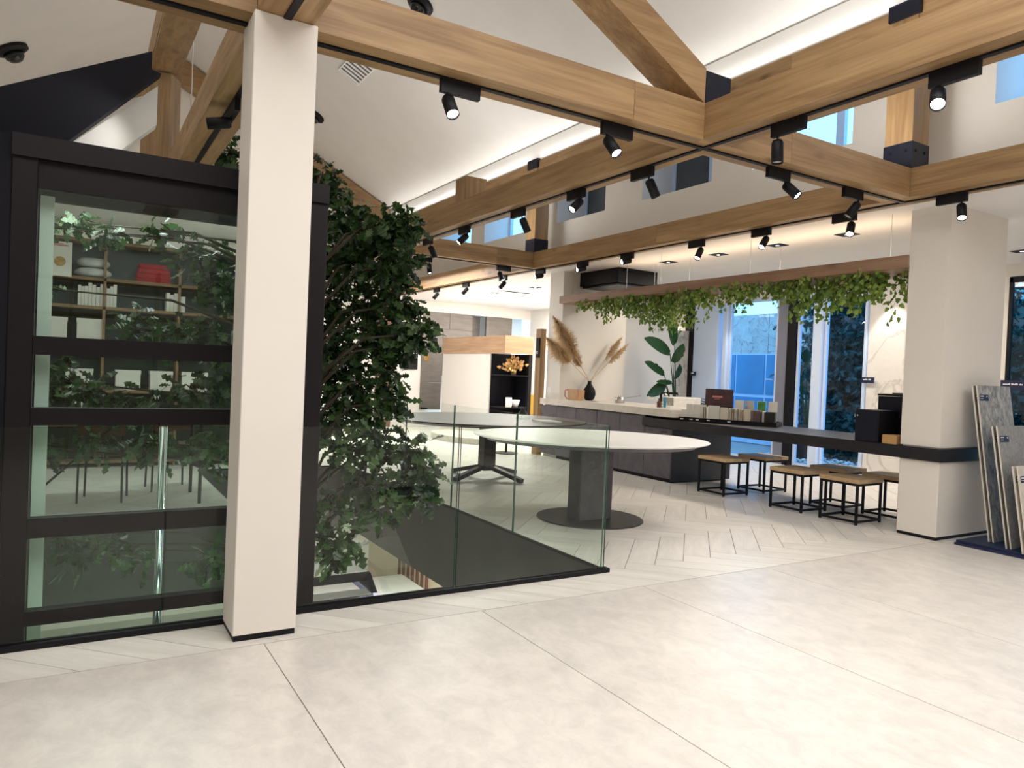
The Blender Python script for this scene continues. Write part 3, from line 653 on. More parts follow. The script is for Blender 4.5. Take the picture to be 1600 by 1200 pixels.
# ------------------------------------------------------------------ hall behind the lift: bookcase, table, chairs
bc = thing('bookcase', 'wooden bookcase seen through the lift glass behind the leaves', 'bookcase', (-.56, 10.0, 0))
for x in (0, .82, 1.64, 2.46): part('side_panel', B((x, 0, 0), (x+.03, .35, 2.72)), M['bookwood'], bc)
shz = [.05, .5, .90, 1.50, 1.90, 2.24, 2.69]
for z in shz: part('shelf', B((0, .0, z), (2.49, .35, z+.035)), M['bookwood'], bc)
part('back_panel', B((0, .351, 0), (2.49, .365, 2.72)), M['greenbox'], bc)
def on(x, z): return (x, 10.04, z+.036)
k = 0
for i in range(11):
    h = rnd.uniform(.22, .29); w = rnd.uniform(.03, .042)
    o = single('book', B((0, 0, 0), (w-.003, .2, h)).box((.003, -.001, .03), (w-.006, 0, .035)), M['paper'], 'pale book in the upright row on the bookcase, left bay', 'book', on(.0+k, 1.90), group='pale books standing in the left bay of the bookcase'); k += w
k = 0
for i in range(5):
    h = rnd.uniform(.18, .24); w = rnd.uniform(.03, .05)
    single('book', B((0, 0, 0), (w-.003, .2, h)), M['paper'], 'cream book in the short row at the right of the bookcase', 'book', on(.95+k, 1.90), group='cream books in the right part of the middle bay'); k += w
def cushion(w, d, h):
    return MB().lathe([(.02, 0), (.42, .02*h/.15), (.5, h*.35), (.48, h*.65), (.35, h*.93), (.02, h)], n=16, sx=w, sy=d)
single('cushion', cushion(.36, .26, .12), M['pillow'], 'grey-white folded cushion on top of another in the bookcase', 'cushion', (.15, 10.14, 2.24+.036+.12), smooth=True)
single('cushion', cushion(.40, .27, .12), M['pillow'], 'grey-white folded cushion lying under another in the bookcase', 'cushion', (.15, 10.14, 2.24+.036), smooth=True)
for i in range(4):
    single('folded_cloth', B((0, 0, 0), (.40-.02*i, .26, .055), ch=.012), M['red'], ['lowest', 'second', 'third', 'topmost'][i]+' red folded cloth of the stack in the bookcase', 'cloth', (.60+.01*i, 10.03, 2.277+.056*i))
pb = thing('framed_poster', 'white leaflet with a golden flower motif at the left of the bookcase', 'poster', (-.31, 9.96, 2.25))
part('sheet', B((0, 0, 0), (.24, .012, .40)), M['paper'], pb); part('motif', MB().lathe([(.001, 0), (.06, .001), (.055, .003)], n=9).box((0, 0, 0), (.001, .001, .001)), M['driedf'], pb, loc=(.12, -.004, .17)).rotation_euler = (R(90), 0, 0)
part('lettering', B((.04, -.002, .35), (.2, -.0005, .365)), M['pink'], pb); part('lettering', B((.07, -.002, .37), (.15, -.0005, .38)), M['pink'], pb)
for i, (x, z, w) in enumerate([(-.46, 1.50, .36), (.0, 1.50, .27), (.0, .50, .24), (.42, .90, .27), (.80, .90, .25), (1.16, .90, .30), (-.1, .90, .28)]):
    b = thing('storage_box', 'white storage box %s of the bookcase' % ['at the left end of the fourth shelf', 'second on the fourth shelf', 'on the second shelf', 'in the middle bay of the third shelf', 'beside the centre of the third shelf', 'at the right of the third shelf', 'in the left bay of the third shelf'][i], 'box', on(x, z))
    part('box_body', B((0, 0, 0), (w, .25, .20)), M['paper'], b); part('lid', B((-.006, -.006, .2), (w+.006, .256, .245)), M['paper'], b)
tb2 = thing('work_table', 'dark work table with thin metal legs behind the lift glass', 'table', (-.3, 7.25, 0))
part('tabletop', B((0, 0, .74), (1.45, .8, .78)), M['brown'], tb2)
for a in (.08, 1.33):
    for b in (.06, .7): part('leg', MB().tube([(a, b, 0), (a, b, .74)], .016, 8), M['black'], tb2)
part('brace', MB().tube([(.08, .06, .2), (.6, .06, .72)], .01, 6).tube([(.08, .06, .45), (1.33, .06, .45)], .008, 6), M['black'], tb2)
single('wire_basket', MB().box((0, 0, 0), (.22, .14, .012)).tube([(0, 0, .07), (.22, 0, .07), (.22, .14, .07), (0, .14, .07), (0, 0, .07)], .006, 6).tube([(0, 0, 0), (0, 0, .07)], .006).tube([(.22, 0, 0), (.22, 0, .07)], .006).box((.05, .03, .012), (.17, .1, .05)), M['brushed'], 'small wire basket on the work table', 'basket', (.42, 7.3, .781))
def hall_chair(x, y, rz, lab):
    c = thing('wire_chair', lab, 'chair', (x, y, 0), rz)
    part('seat', B((-.2, -.2, .44), (.2, .2, .47), ch=.01), M['brown'], c); part('backrest', B((-.19, .19, .62), (.19, .21, .84), ch=.006), M['brown'], c)
    for a in (-.18, .18):
        for b in (-.18, .18): part('leg', MB().tube([(a, b, 0), (a*.95, b*.95, .44 if b < 0 else .84)], .010, 6), M['black'], c)
hall_chair(.25, 7.75, R(170), 'thin-legged brown chair at the left of the work table')
hall_chair(.85, 8.25, R(185), 'thin-legged brown chair behind the right end of the work table')
row = thing('downlight_row', 'row of twelve small spotlights in the ceiling strip behind the lift glass', 'lights', (.30, 9.0, 2.93))
part('housing', B((-.03, -.05, 0), (.72, .05, .019)), M['white'], row)
for i in range(12): part('spot', MB().lathe([(.012, -.004), (.014, 0)], (.02+i*.06, 0, 0), 10), M['lens'], row)

# ------------------------------------------------------------------ bar, counter
ct = thing('counter', 'long graphite fronted kitchen counter behind the tables', 'counter', (6.65, 6.97, 0))
part('plinth', B((.03, .03, 0), (1.05, 2.65, .05)), M['black'], ct)
ys = [0, .53, 1.06, 1.59, 2.12, 2.65, 3.10]
for a, b in zip(ys[:-1], ys[1:]):
    part('front_panel', B((.0, a+.004, .05), (.02, b-.004, .84 if a > .5 else .70)), M['cabinet'], ct)
part('carcass', B((.024, .0, .05), (1.08, 2.66, .70)).box((.024, .56, .7), (1.08, 2.66, .84)), M['black'], ct)
part('end_panel', B((0, -.02, .02), (1.08, -.001, .70)), M['bar'], ct)
part('handle', MB().tube([(-.004, .10, .655), (-.022, .11, .655), (-.022, .19, .655), (-.004, .2, .655)], .006, 6), M['black'], ct)
wt = single('worktop', B((0, 0, 0), (1.08, 2.665, .097)).box((0, 2.665, 0), (.065, 3.12, .097)), M['slab'], 'thick cream stone worktop on the counter', 'worktop', (6.63, 6.97, .855))
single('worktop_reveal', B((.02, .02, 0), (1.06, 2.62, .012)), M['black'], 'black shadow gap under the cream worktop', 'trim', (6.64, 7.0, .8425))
br_ = thing('bar_counter', 'long dark bar top running from the counter around the right column', 'bar', (6.62, 3.545, .71))
part('slab', B((0, .40, 0), (1.05, 3.42, .114)), M['bar'], br_)
part('slab', B((0, 3.421, 0), (1.05, 3.98, .114)), M['bar'], br_)
part('wrap', B((0, 0, 0), (.04, .399, .114)).box((.04, 0, 0), (1.05, .036, .114)), M['bar'], br_)

# swatch tray
tra = thing('sample_tray', 'long black tray full of upright tile samples on the bar', 'tray', (6.70, 6.90, .826), math.atan2(-.877, .48))
part('tray_body', B((0, -.03, 0), (1.2, .36, .012)).box((0, -.03, .012), (1.2, -.02, .05)).box((0, .35, .012), (1.2, .36, .05)).box((1.19, -.03, .012), (1.2, .36, .05)), M['black'], tra)
tl = MB()
for x in (.02, .14, .22, .36, .62): tl.box((x, -.033, .018), (x+.04, -.0305, .032))
part('label_tag', tl, M['white'], tra)
rz_ = math.atan2(-.877, .48); ux, uy = math.cos(rz_), math.sin(rz_)
def tray_at(a, b, z=.84): return (6.70+a*ux-b*uy, 6.90+a*uy+b*ux, z)
def sample(a, b, w, d, h, m, lab, grp=None): return single('tile_sample', B((0, 0, 0), (w, d, h)), M[m], lab, 'sample', tray_at(a, b), rz_, grp)
for i, a in enumerate((.02, .105, .19)): sample(a, 0, .08, .012, .13, 'paper', ['first small white tile at the left end of the tray', 'second small white tile with a dark dot in the tray', 'third small white tile in the tray'][i])
for i, a in enumerate((.05, .14, .22)): sample(a, .12, .085, .012, .20, 'paper', ['tall white tile behind the first small tile', 'tall white tile behind the second small tile', 'tall white tile behind the third small tile'][i])
sample(.36, .01, .145, .012, .20, 'paper', 'large white veined tile in the front of the tray'); sample(.512, .01, .095, .012, .185, 'cream', 'large cream tile beside the veined white one')
rs = random.Random(5)
a = .285
while a < .35: sample(a, .02, .006, .12, .18, rs.choice(['cream', 'tan', 'paper']), 'thin tile sample edge-on, left of the large white tile', 'thin samples left of the large white tile'); a += .012
a = .615
while a < .80: sample(a, .01, .006, .13, .175, rs.choice(['cream', 'tan', 'paper', 'paper', 'cream']), 'thin beige tile sample standing edge-on in the tray', 'thin beige samples in the middle of the tray'); a += .0125
sample(.81, .01, .07, .012, .18, 'cream', 'cream tile right of the thin beige samples')
a = .89
while a < 1.0: sample(a, .01, .007, .13, .17, rs.choice(['mauve', 'mauve', 'tan']), 'thin mauve tile sample standing in the tray', 'thin mauve samples in the tray'); a += .0125
a = 1.01
while a < 1.17: sample(a, .01, .007, .13, .16, rs.choice(['darks', 'darks', 'tan', 'darks', 'paper']), 'thin dark tile sample near the right end of the tray', 'thin dark samples at the right end of the tray'); a += .014
# brochures behind the tray
bh = thing('brochure_stand', 'dark plum poster stand behind the white samples', 'stand', tray_at(.18, .52, .826), rz_+R(20))
part('board', B((0, 0, .0), (.36, .012, .42)), M['black'], bh); part('print', B((.0, -.003, .19), (.36, -.0005, .415)), M['plum'], bh)
part('print_title', MB().box((.09, -.006, .305), (.22, -.0035, .33)).box((.12, -.006, .285), (.19, -.0035, .292)), M['pink'], bh)
for i, (a, m, lab) in enumerate([(.58, 'paper', 'white leaflet holder beside the plum poster'), (.71, 'clad2', 'floral grey brochure in the clear holder'), (.86, 'green', 'brochure with a green cover in the clear holder'), (1.0, 'paper', 'white brochure at the right of the green one')]):
    b = thing('brochure', lab, 'brochure', tray_at(a, .50, .826), rz_+R(20))
    part('leaflet', B((0, 0, .015), (.11, .01, .29)), M['paper' if m != 'clad2' else m], b)
    if m == 'green': part('cover', B((.005, -.003, .16), (.105, -.0005, .285)), M['green'], b); part('picture', B((.03, -.003, .05), (.08, -.0005, .13)), M['tan'], b)
    part('foot', B((0, -.04, 0), (.11, .05, .012)), M['clearglass'], b)
for i, a in enumerate((.30, .44)): single('white_card', B((0, 0, 0), (.1, .01, .12)), M['paper'], ['left white card in front of the plum poster', 'right white card in front of the plum poster'][i], 'card', tray_at(a, .42, .826), rz_)
# cabinets at the column end of the bar
cb = thing('small_cabinet', 'small navy-black cabinet with hinges on the bar', 'cabinet', (6.63, 4.16, .825))
part('body', B((.012, 0, 0), (.34, .235, .31), ch=.004), M['black'], cb); d = part('door', B((0, .004, .004), (.011, .231, .304)), M['steel'], cb); part('knob', MB().tube([(-.02, .2, .25), (0, .2, .25)], .008, 8), M['chrome'], d)
part('hinge', MB().tube([(-.004, .236, .05), (-.004, .236, .08)], .004, 6).tube([(-.004, .236, .23), (-.004, .236, .26)], .004, 6), M['chrome'], cb)
cb = thing('large_cabinet', 'larger black cabinet beside the right column', 'cabinet', (6.99, 3.975, .825))
part('body', B((0, 0, 0), (.45, .42, .445), ch=.006), M['steel'], cb); part('lid', B((-.01, -.0, .45), (.45, .42, .47)), M['black'], cb)
single('magazine', B((0, 0, 0), (.22, .28, .012)), M['black'], 'black folder lying on the larger cabinet', 'folder', (7.05, 3.99, 1.297), R(5))
single('white_note', B((0, 0, 0), (.06, .1, .004)), M['paper'], 'white paper slip on the larger cabinet', 'paper', (7.0, 4.28, 1.297), R(20))
single('wooden_block', B((0, 0, 0), (.2, .14, .085), ch=.003), M['lightoak'], 'light wooden block in front of the cabinets', 'block', (6.64, 3.975, .825))
single('spray_bottle', MB().lathe([(.03, 0), (.03, .12), (.012, .15), (.012, .18)], n=12).box((-.04, -.01, .18), (.012, .01, .2)), M['black'], 'small black bottle behind the small cabinet', 'bottle', (7.2, 4.5, .825))

# things on the worktop
ZT = .9525
vs = single('vase', MB().lathe([(.05, 0), (.085, .03), (.105, .10), (.095, .17), (.05, .24), (.030, .28), (.034, .31)], n=24), M['black'], 'black bottle-shaped vase holding pampas grass', 'vase', (7.16, 9.45, ZT), smooth=True)
def plume(base, tip, w, n, seed, start=.45):
    r2 = random.Random(seed); b, t = Vector(base), Vector(tip); mb = MB(); L = (t-b).length; ax = (t-b).normalized()
    sd = ax.cross(Vector((0, 1, 0))).normalized(); s2 = ax.cross(sd)
    mb.tube([b, b*.5+t*.5, t], [.006, .005, .002], 5)
    for i in range(int(n*2.6)):
        u = r2.uniform(start, 1.0); p = b+(t-b)*u; q = math.sin(math.pi*min(1, (u-start)/(1-start)*.85+.15))
        a = r2.uniform(0, 6.28); o = (sd*math.cos(a)+s2*math.sin(a))*w*2.1*q*r2.uniform(.4, 1); e = p+o+ax*r2.uniform(.03, .13)+Vector((0, 0, -.035))
        k = o.cross(ax).normalized()*.0032 if o.length > 1e-5 else sd*.005
        m_ = p*.5+e*.5+ax*.02
        b0 = len(mb.v); mb.v += [tuple(p-k), tuple(p+k), tuple(m_+k*1.3), tuple(m_-k*1.3), tuple(e)]
        mb.f += [(b0, b0+1, b0+2, b0+3), (b0+3, b0+2, b0+4)]; mb.m += [0, 0]
    return mb
vb0 = Vector((7.16, 9.45, ZT+.30))
for i, (px, py, w, n, lab, s) in enumerate([(868, 498, .11, 700, 'tallest pampas plume leaning left against the pillar', .42), (858, 530, .10, 600, 'drooping pampas plume at the far left of the vase', .5), (893, 545, .07, 400, 'short pampas plume on the left of the vase', .45), (968, 530, .05, 300, 'upper thin pampas plume leaning right from the vase', .5), (977, 540, .045, 260, 'lower thin pampas plume leaning right from the vase', .5)]):
    d = at(px, py, 1.0)-Vector((0, 0, H)); ty = 9.45-(.0 if i < 3 else .05); p = Vector((0, 0, H))+d*(ty/d.y)
    if i < 2: ty = 9.15; p = Vector((0, 0, H))+d*(ty/d.y)
    single('pampas_plume', plume((0, 0, 0), p-vb0, w, n, i, s), M['pampas'], lab, 'pampas grass', vb0, group=None)
bgp = thing('paper_bag', 'small kraft paper bag with pink handles on the worktop', 'bag', (6.74, 9.18, ZT))
part('bag_body', MB().hexa([(0, 0, 0), (.12, 0, 0), (.12, .26, 0), (0, .26, 0), (-.01, -.01, .18), (.12, -.01, .17), (.12, .27, .17), (-.01, .27, .18)]), M['kraft'], bgp)
part('handle', MB().tube([(-.014, .25, .17), (-.03, .31, .15), (-.03, .31, .06), (-.014, .27, .02)], .009, 6), M['pink'], bgp); part('handle', MB().tube([(-.014, .02, .17), (-.03, -.04, .16), (-.03, -.05, .08), (-.014, .0, .03)], .009, 6), M['pink'], bgp)
single('crumpled_paper', MB().lathe([(.03, 0), (.05, .01), (.035, .03), (.01, .038)], n=9, sx=1.3, sy=1), M['paper'], 'crumpled white paper beside the vase', 'paper', (6.95, 9.0, ZT))
pt = thing('saucepan', 'small steel saucepan with a long handle on the worktop', 'pan', (7.2, 8.72, ZT))
part('pan_body', MB().lathe([(.068, 0), (.073, .004), (.075, .09), (.07, .09), (.066, .01)], n=24), M['brushed'], pt, smooth=True); part('handle', MB().tube([(.06, -.04, .08), (.14, -.12, .10), (.22, -.22, .125)], .006, 6), M['brushed'], pt)
part('cutlery', MB().tube([(.0, .02, .05), (.0, .03, .115)], .008, 6).tube([(-.02, -.03, .05), (-.02, -.04, .115)], .008, 6), M['brushed'], pt)
fc = thing('black_tap', 'black square-bent tap at the right part of the worktop', 'tap', (7.12, 7.72, ZT))
part('spout', MB().tube([(0, 0, 0), (0, 0, .17), (0, -.02, .2), (.0, -.32, .205), (.0, -.33, .19)], .016, 10), M['black'], fc); part('base', MB().lathe([(.03, 0), (.03, .012)], n=16), M['black'], fc)
single('amber_bottle', MB().lathe([(.03, 0), (.032, .07), (.012, .09), (.012, .12), (.018, .125)], n=16), M['brown'], 'small brown soap bottle by the tap', 'bottle', (7.0, 7.62, ZT), smooth=True)
jg = thing('water_jug', 'clear glass jug with a chrome lid by the tap', 'jug', (6.92, 7.42, ZT))
part('jug_body', MB().lathe([(.045, 0), (.05, .06), (.042, .14), (.03, .17)], n=20), M['clearglass'], jg, smooth=True); part('lid', MB().lathe([(.032, .17), (.032, .19), (.01, .20)], n=16), M['chrome'], jg); part('filter', MB().lathe([(.02, .01), (.02, .15)], n=12), M['blueb'], jg)
single('drinking_glass', MB().lathe([(.022, 0), (.028, .075)], n=16), M['clearglass'], 'small drinking glass right of the jug', 'glass', (6.86, 7.28, ZT), smooth=True)
single('white_towel', MB().beam((0, 0, 0), (.22, -.18, -.09), .05, .04), M['paper'], 'rolled white towel leaning beside the tap', 'towel', (7.3, 8.2, ZT+.115))

# ivy shelf
sf = thing('hanging_shelf', 'long wooden shelf hung above the bar and filled with ivy', 'shelf', (6.62, 3.94, 2.49))
part('front_board', B((0, 0, 0), (.03, 5.69, .115)), M['shelfy'], sf); part('bottom_board', B((.03, 0, 0), (.62, 5.69, .02)), M['shelfy'], sf)
part('back_board', B((.6, 0, .02), (.62, 5.69, .115)), M['shelfy'], sf)
for y in (.2, 1.9, 3.4, 4.1, 5.4):
    for xx in (.05, .57): part('hanger', MB().tube([(xx, y, .02), (xx, y, .53)], .0025, 5), M['brushed'], sf)
IV = leafshape([(0, 0), (-.1, .3), (.25, .5), (.4, .28), (.55, .38), (1, 0)])
iv = thing('ivy_garland', 'dense green ivy hanging along the wooden shelf', 'ivy', (6.62, 3.94, 2.49))
ib, im = MB(), MB(); r3 = random.Random(11)
def drop(y):   # how far the ivy hangs at a place along the shelf
    d = .20+.10*math.sin(y*2.1)+.07*math.sin(y*5.3+1)+.05*math.sin(y*11)
    if y > 4.6: d *= max(.35, (5.9-y)/1.3)
    return max(.1, d)
for i in range(330):
    y = r3.uniform(.02, 5.45) if i % 4 else r3.uniform(.02, 4.6); x = r3.uniform(-.035, .62); L = drop(y)*r3.uniform(.5, 1.15)
    if abs(y-3.15) < .12 and r3.random() < .5: L += .25
    if r3.random() < .08: L += .15
    pts = [Vector((x, y, .03)), Vector((x-.02, y+r3.uniform(-.03, .03), -.02))]; p = Vector((x, y, .02)); n = int(L/.024)+3
    for k in range(n):
        q = p+Vector((r3.uniform(-.045, .045), r3.uniform(-.05, .05), -k*.024+r3.uniform(-.01, .02)))
        add_leaf(im, q, Vector((r3.uniform(-1, .3), r3.uniform(-1, 1), r3.uniform(-1.6, -.1))), Vector((-1, r3.uniform(-.8, .8), r3.uniform(-.2, 1))), r3.uniform(.035, .06), IV, .1)
    ib.tube([p, p+Vector((r3.uniform(-.03, .03), r3.uniform(-.03, .03), -L*.6)), p+Vector((r3.uniform(-.03, .03), r3.uniform(-.03, .03), -L))], [.003, .002, .001], 4)
part('stems', ib, M['bark'], iv, kind='stuff'); part('foliage', im, M['ivy'], iv, kind='stuff')

# black cassette unit and ceiling fittings over the bar
ac = thing('ceiling_unit', 'black cassette unit hanging from the ceiling left of the ivy shelf', 'ceiling unit', (7.02, 8.66, 2.77))
part('casing', B((0, 0, .03), (.78, 1.1, .2499), ch=0), M['black'], ac); part('grille', B((.06, .08, 0), (.72, 1.02, .029)), M['steel'], ac)
part('bracket', B((.1, -.04, .2), (.3, -.001, .23)).box((.1, 1.101, .2), (.3, 1.14, .23)), M['black'], ac)
def downlight(x, y, z, lab, wide=False):
    t = thing('downlight', lab, 'ceiling light', (x, y, z))
    part('frame', B((-.085, -.10, -.006), (.085, .10, -.0005)), M['black'], t); part('lamp', MB().lathe([(.022, -.009), (.022, -.0065)], n=16), M['diff'], t)
    return t
for (x, y, s) in [(7.2, 7.78, 'square black recessed downlight nearest the black cassette unit'), (7.21, 6.85, 'second square downlight over the bar from the cassette unit'), (7.2, 5.9, 'third square downlight over the bar'), (7.2, 4.98, 'square downlight over the bar nearest the right column'), (9.42, 4.24, 'recessed downlight right of the wide column'),
                  (7.55, 13.4, 'left recessed downlight of the far ceiling'), (7.6, 11.9, 'middle recessed downlight of the far ceiling'), (9.6, 13.3, 'recessed downlight of the far ceiling close to the pillar'), (7.3, 10.6, 'recessed downlight of the far ceiling nearest the far crossing')]:
    downlight(x, y, 3.02, s)
single('ceiling_vent', B((-.35, -.05, -.008), (.35, .05, -.001)).box((-.33, -.03, -.012), (.33, .03, -.0085)), M['black'], 'long slot vent in the far white ceiling', 'vent', (7.75, 12.9, 3.02))

# ------------------------------------------------------------------ stools
def stool(x, y, rz, lab):
    t = thing('bar_stool', lab, 'stool', (x, y, 0), rz, 'cube stools along the bar')
    w = .42; h = w/2; q = .011
    for i in range(3):
        a = -h+i*w/3; part('seat_plank', B((a+.002, -h-.01, .405), (a+w/3-.002, h+.01, .445), ch=.002), M['stoolw'], t)
    for sx in (-1, 1):
        for sy in (-1, 1):
            part('leg', B((sx*(h-.012)-q, sy*(h-.012)-q, .008), (sx*(h-.012)+q, sy*(h-.012)+q, .404)).tube([(sx*(h-.012), sy*(h-.012), 0), (sx*(h-.012), sy*(h-.012), .008)], .014, 8), M['black'], t)
    for z in (.03, .392):
        for s in (-1, 1):
            part('rail', B((-h+.02, s*(h-.012)-q, z-q), (h-.02, s*(h-.012)+q, z+q)), M['black'], t); part('rail', B((s*(h-.012)-q, -h+.02, z-q), (s*(h-.012)+q, h-.02, z+q)), M['black'], t)
    return t
s0 = stool(6.745, 6.165, 0, 'oak-topped black cube stool nearest the counter, in the front row')
for x, y, a, lab in [(7.46, 6.18, 0, 'cube stool nearest the counter in the rear row under the bar'), (6.77, 5.12, 0, 'middle cube stool of the front row'), (7.42, 5.1, R(3), 'middle cube stool of the rear row under the bar'), (6.77, 4.5, R(1), 'front-row cube stool nearest the right column'), (7.46, 4.48, 0, 'rear-row cube stool half hidden by the right column')]:
    dup(s0, (x, y, 0), a, lab)

# ------------------------------------------------------------------ tables
t1 = thing('oval_table', 'round white-topped pedestal table beside the glass rail corner', 'table', (4.10, 5.36, 0))
part('tabletop', MB().lathe([(1.04, .768), (1.08, .779), (1.085, .787), (1.08, .79)], n=72, sy=.80, rot=R(-31)), M['tabletop'], t1); part('underside', MB().lathe([(.96, .735), (1.0, .767)], n=64, sy=.80, rot=R(-31)), M['cabinet'], t1)
part('pedestal', B((-.09, .0, .012), (.29, .2, .735), ch=.01), M['cabinet'], t1)
part('base_disc', MB().lathe([(.5, 0), (.505, .004), (.5, .012), (.02, .0125)], c=(.12, .12, 0), n=64), M['bar'], t1)
t2 = thing('oval_table', 'dark round table with splayed steel feet behind the rear glass rail', 'table', (4.52, 8.05, 0))
part('tabletop', MB().lathe([(1.08, .705), (1.22, .742), (1.22, .755)], n=72, sx=1.05, sy=.95), M['bar'], t2)
part('pedestal', B((-.085, -.085, .1), (.085, .085, .705), ch=.01), M['steel'], t2)
for a in (20, 110, 200, 290):
    c, s = math.cos(R(a)), math.sin(R(a)); part('foot', MB().beam((c*.05, s*.05, .15), (c*.58, s*.58, .025), .07, .05), M['steel'], t2)
single('glass_carafe', MB().lathe([(.095, 0), (.10, .01), (.045, .09), (.025, .12), (.04, .155)], n=24), M['clearglass'], 'wide clear glass carafe on the dark table', 'carafe', (5.0, 8.0, .756), smooth=True)
single('white_tray', MB().hexa([(0, 0, 0), (.24, -.1, 0), (.3, .22, 0), (.06, .3, 0), (0.01, 0, .02), (.24, -.1, .02), (.3, .22, .02), (.06, .3, .02)]), M['paper'], 'stack of white paper on the dark table', 'paper', (4.86, 7.35, .756))

# ------------------------------------------------------------------ kiosk with wooden band
kx, ky = 7.45, 12.69
kk = thing('kiosk', 'white kiosk with a pale wooden fascia band and a black shelf corner', 'kiosk', (kx, ky, 0))
part('white_panel', B((0, .62, 0), (.03, 2.9, 1.735)), M['wallw'], kk)
part('fascia', B((-.02, 0, 1.735), (.0, 2.9, 2.10)), M['paley'], kk); part('fascia', B((-.02, -.02, 1.735), (.66, -.0, 2.10)), M['palex'], kk)
part('top', B((.0, .0, 2.05), (.66, 2.9, 2.08)), M['wallw'], kk)
part('corner_post', B((.58, .0, 0), (.66, .08, 1.735)), M['black'], kk)
part('back_board', B((.60, .09, 0), (.64, 2.9, 1.735)), M['blackwall'], kk); part('side_board', B((.03, .60, 0), (.60, .619, 1.735)), M['blackwall'], kk)
for z in (.12, .62, 1.28): part('shelf', B((.03, .02, z), (.58, .6, z+.018)), M['black'], kk)
fv = thing('dried_bouquet', 'bouquet of golden dried flowers on the upper black shelf', 'flowers', (kx+.34, ky+.2, 1.30))
part('pot', MB().lathe([(.05, 0), (.07, .08), (.06, .12)], n=14), M['gold'], fv)
dm = MB(); r4 = random.Random(2)
for i in range(70):
    d = Vector((r4.uniform(-1, 1), r4.uniform(-1, 1), r4.uniform(.1, 1.3))).normalized()*r4.uniform(.1, .30); dm.tube([(0, 0, .1), tuple(d+Vector((0, 0, .1)))], [.002, .002], 4); add_leaf(dm, d+Vector((0, 0, .07)), d, Vector((r4.uniform(-1, 1), -1, .3)), r4.uniform(.05, .09), IV)
part('stems', dm, M['driedf'], fv, kind='stuff')
single('book', B((0, 0, 0), (.14, .02, .2)), M['paper'], 'white book standing on the lower black shelf of the kiosk', 'book', (kx+.1, ky+.06, .639))
single('plant_pot', MB().lathe([(.05, 0), (.10, .15)], n=18), M['white'], 'white tapered pot on the lower black shelf', 'pot', (kx+.38, ky+.15, .639), smooth=True)
single('cup', MB().lathe([(.03, 0), (.035, .1)], n=14), M['white'], 'small white cup at the back of the lower black shelf', 'cup', (kx+.43, ky+.42, .639), smooth=True)
ch = thing('mustard_chair', 'mustard coloured chair half hidden behind the door jamb', 'chair', (8.75, 14.2, 0))
part('backrest', B((0, -.03, .4), (.5, .02, .86), ch=.01), M['mustard'], ch); part('seat', B((0, .02, .38), (.5, .5, .45), ch=.01), M['mustard'], ch)
for a in (.04, .46):
    for b in (.04, .46): part('leg', MB().tube([(a, b, 0), (a, b, .38)], .014, 6), M['black'], ch)
dk = thing('white_desk', 'white desk beyond the kiosk', 'desk', (8.5, 14.9, 0)); part('desk_top', B((0, 0, .72), (1.3, .7, .75)), M['white'], dk)
for a in (.03, 1.27):
    for b in (.03, .67): part('leg', MB().tube([(a, b, 0), (a, b, .72)], .02, 6), M['white'], dk)
single('wall_phone', B((0, 0, 0), (.1, .08, .12)), M['black'], 'small black device on the white desk', 'device', (8.75, 15.1, .751))
lw = thing('low_plinth', 'low beige curved plinth on the floor before the kiosk', 'plinth', (6.55, 12.6, 0))
part('body', MB().lathe([(.55, 0), (.55, .11), (.53, .12)], n=40, sx=1, sy=1.8), M['creamstone'], lw)
single('round_stool_base', MB().lathe([(.2, 0), (.2, .012), (.02, .02), (.02, .4), (.1, .42)], n=24), M['black'], 'small black pedestal stool near the counter end', 'stool', (6.2, 10.4, 0))

# ------------------------------------------------------------------ plants beyond the counter
def bigleaf(mb, base, tip, w, nrm, torn=0):
    b, t = Vector(base), Vector(tip); ax = (t-b); L = ax.length; ax.normalize(); sd = ax.cross(Vector(nrm)).normalized(); nn = sd.cross(ax)
    n = 8; b0 = len(mb.v); 
    for i in range(n+1):
        u = i/n; ww = w*math.sin(math.pi*min(1, u*.93+.06))**.6; c = b+ax*L*u+nn*(-.12*L*(u-.3)**2)
        for s in (-1, 0, 1): mb.v.append(tuple(c+sd*ww*s*(1-(torn and s > 0 and i in (3, 5))*.25)+nn*(abs(s)*ww*.25)))
    for i in range(n):
        for s in (0, 1): a = b0+i*3+s; mb.f.append((a, a+1, a+4, a+3)); mb.m.append(0)
sp = thing('tall_plant', 'tall bird-of-paradise plant with large dark leaves behind the worktop', 'plant', (8.95, 9.3, 0))
part('pot', MB().lathe([(.16, 0), (.2, .45), (.18, .45)], n=24), M['white'], sp)
def P2(px, py, Y=9.3):
    d = at(px, py, 1.0)-Vector((0, 0, H)); return Vector((0, 0, H))+d*(Y/d.y)-Vector((8.95, 9.3, 0))
for k, (a, b, w, stem) in enumerate([((1052, 540), (1046, 500), .0, 0), ((1054, 538), (1046, 502), .085, 1), ((1047, 552), (1010, 528), .07, 1), ((1051, 566), (1069, 538), .065, 1), ((1055, 592), (1063, 570), .05, 1), ((1038, 585), (1010, 565), .05, 1), ((1040, 600), (1013, 618), .06, 1), ((1050, 598), (1028, 596), .03, 1)]):
    if not stem: continue
    lm = MB(); bb, tt = P2(*a), P2(*b, Y=9.15); bigleaf(lm, bb, tt, w*1.65, (0, -1, .2), torn=k % 2)
    part('leaf', lm, M['strel'], sp, smooth=True); part('leaf_stem', MB().tube([(0, 0, .4), ((bb.x)*.45, bb.y*.5, .4+(bb.z-.4)*.55), tuple(bb)], [.014, .011, .006], 6), M['strel'], sp)
mo = thing('low_plant', 'bright broad-leaved plant beside the black post', 'plant', (9.45, 9.35, 0)); part('pot', MB().lathe([(.14, 0), (.18, .6)], n=20), M['white'], mo)
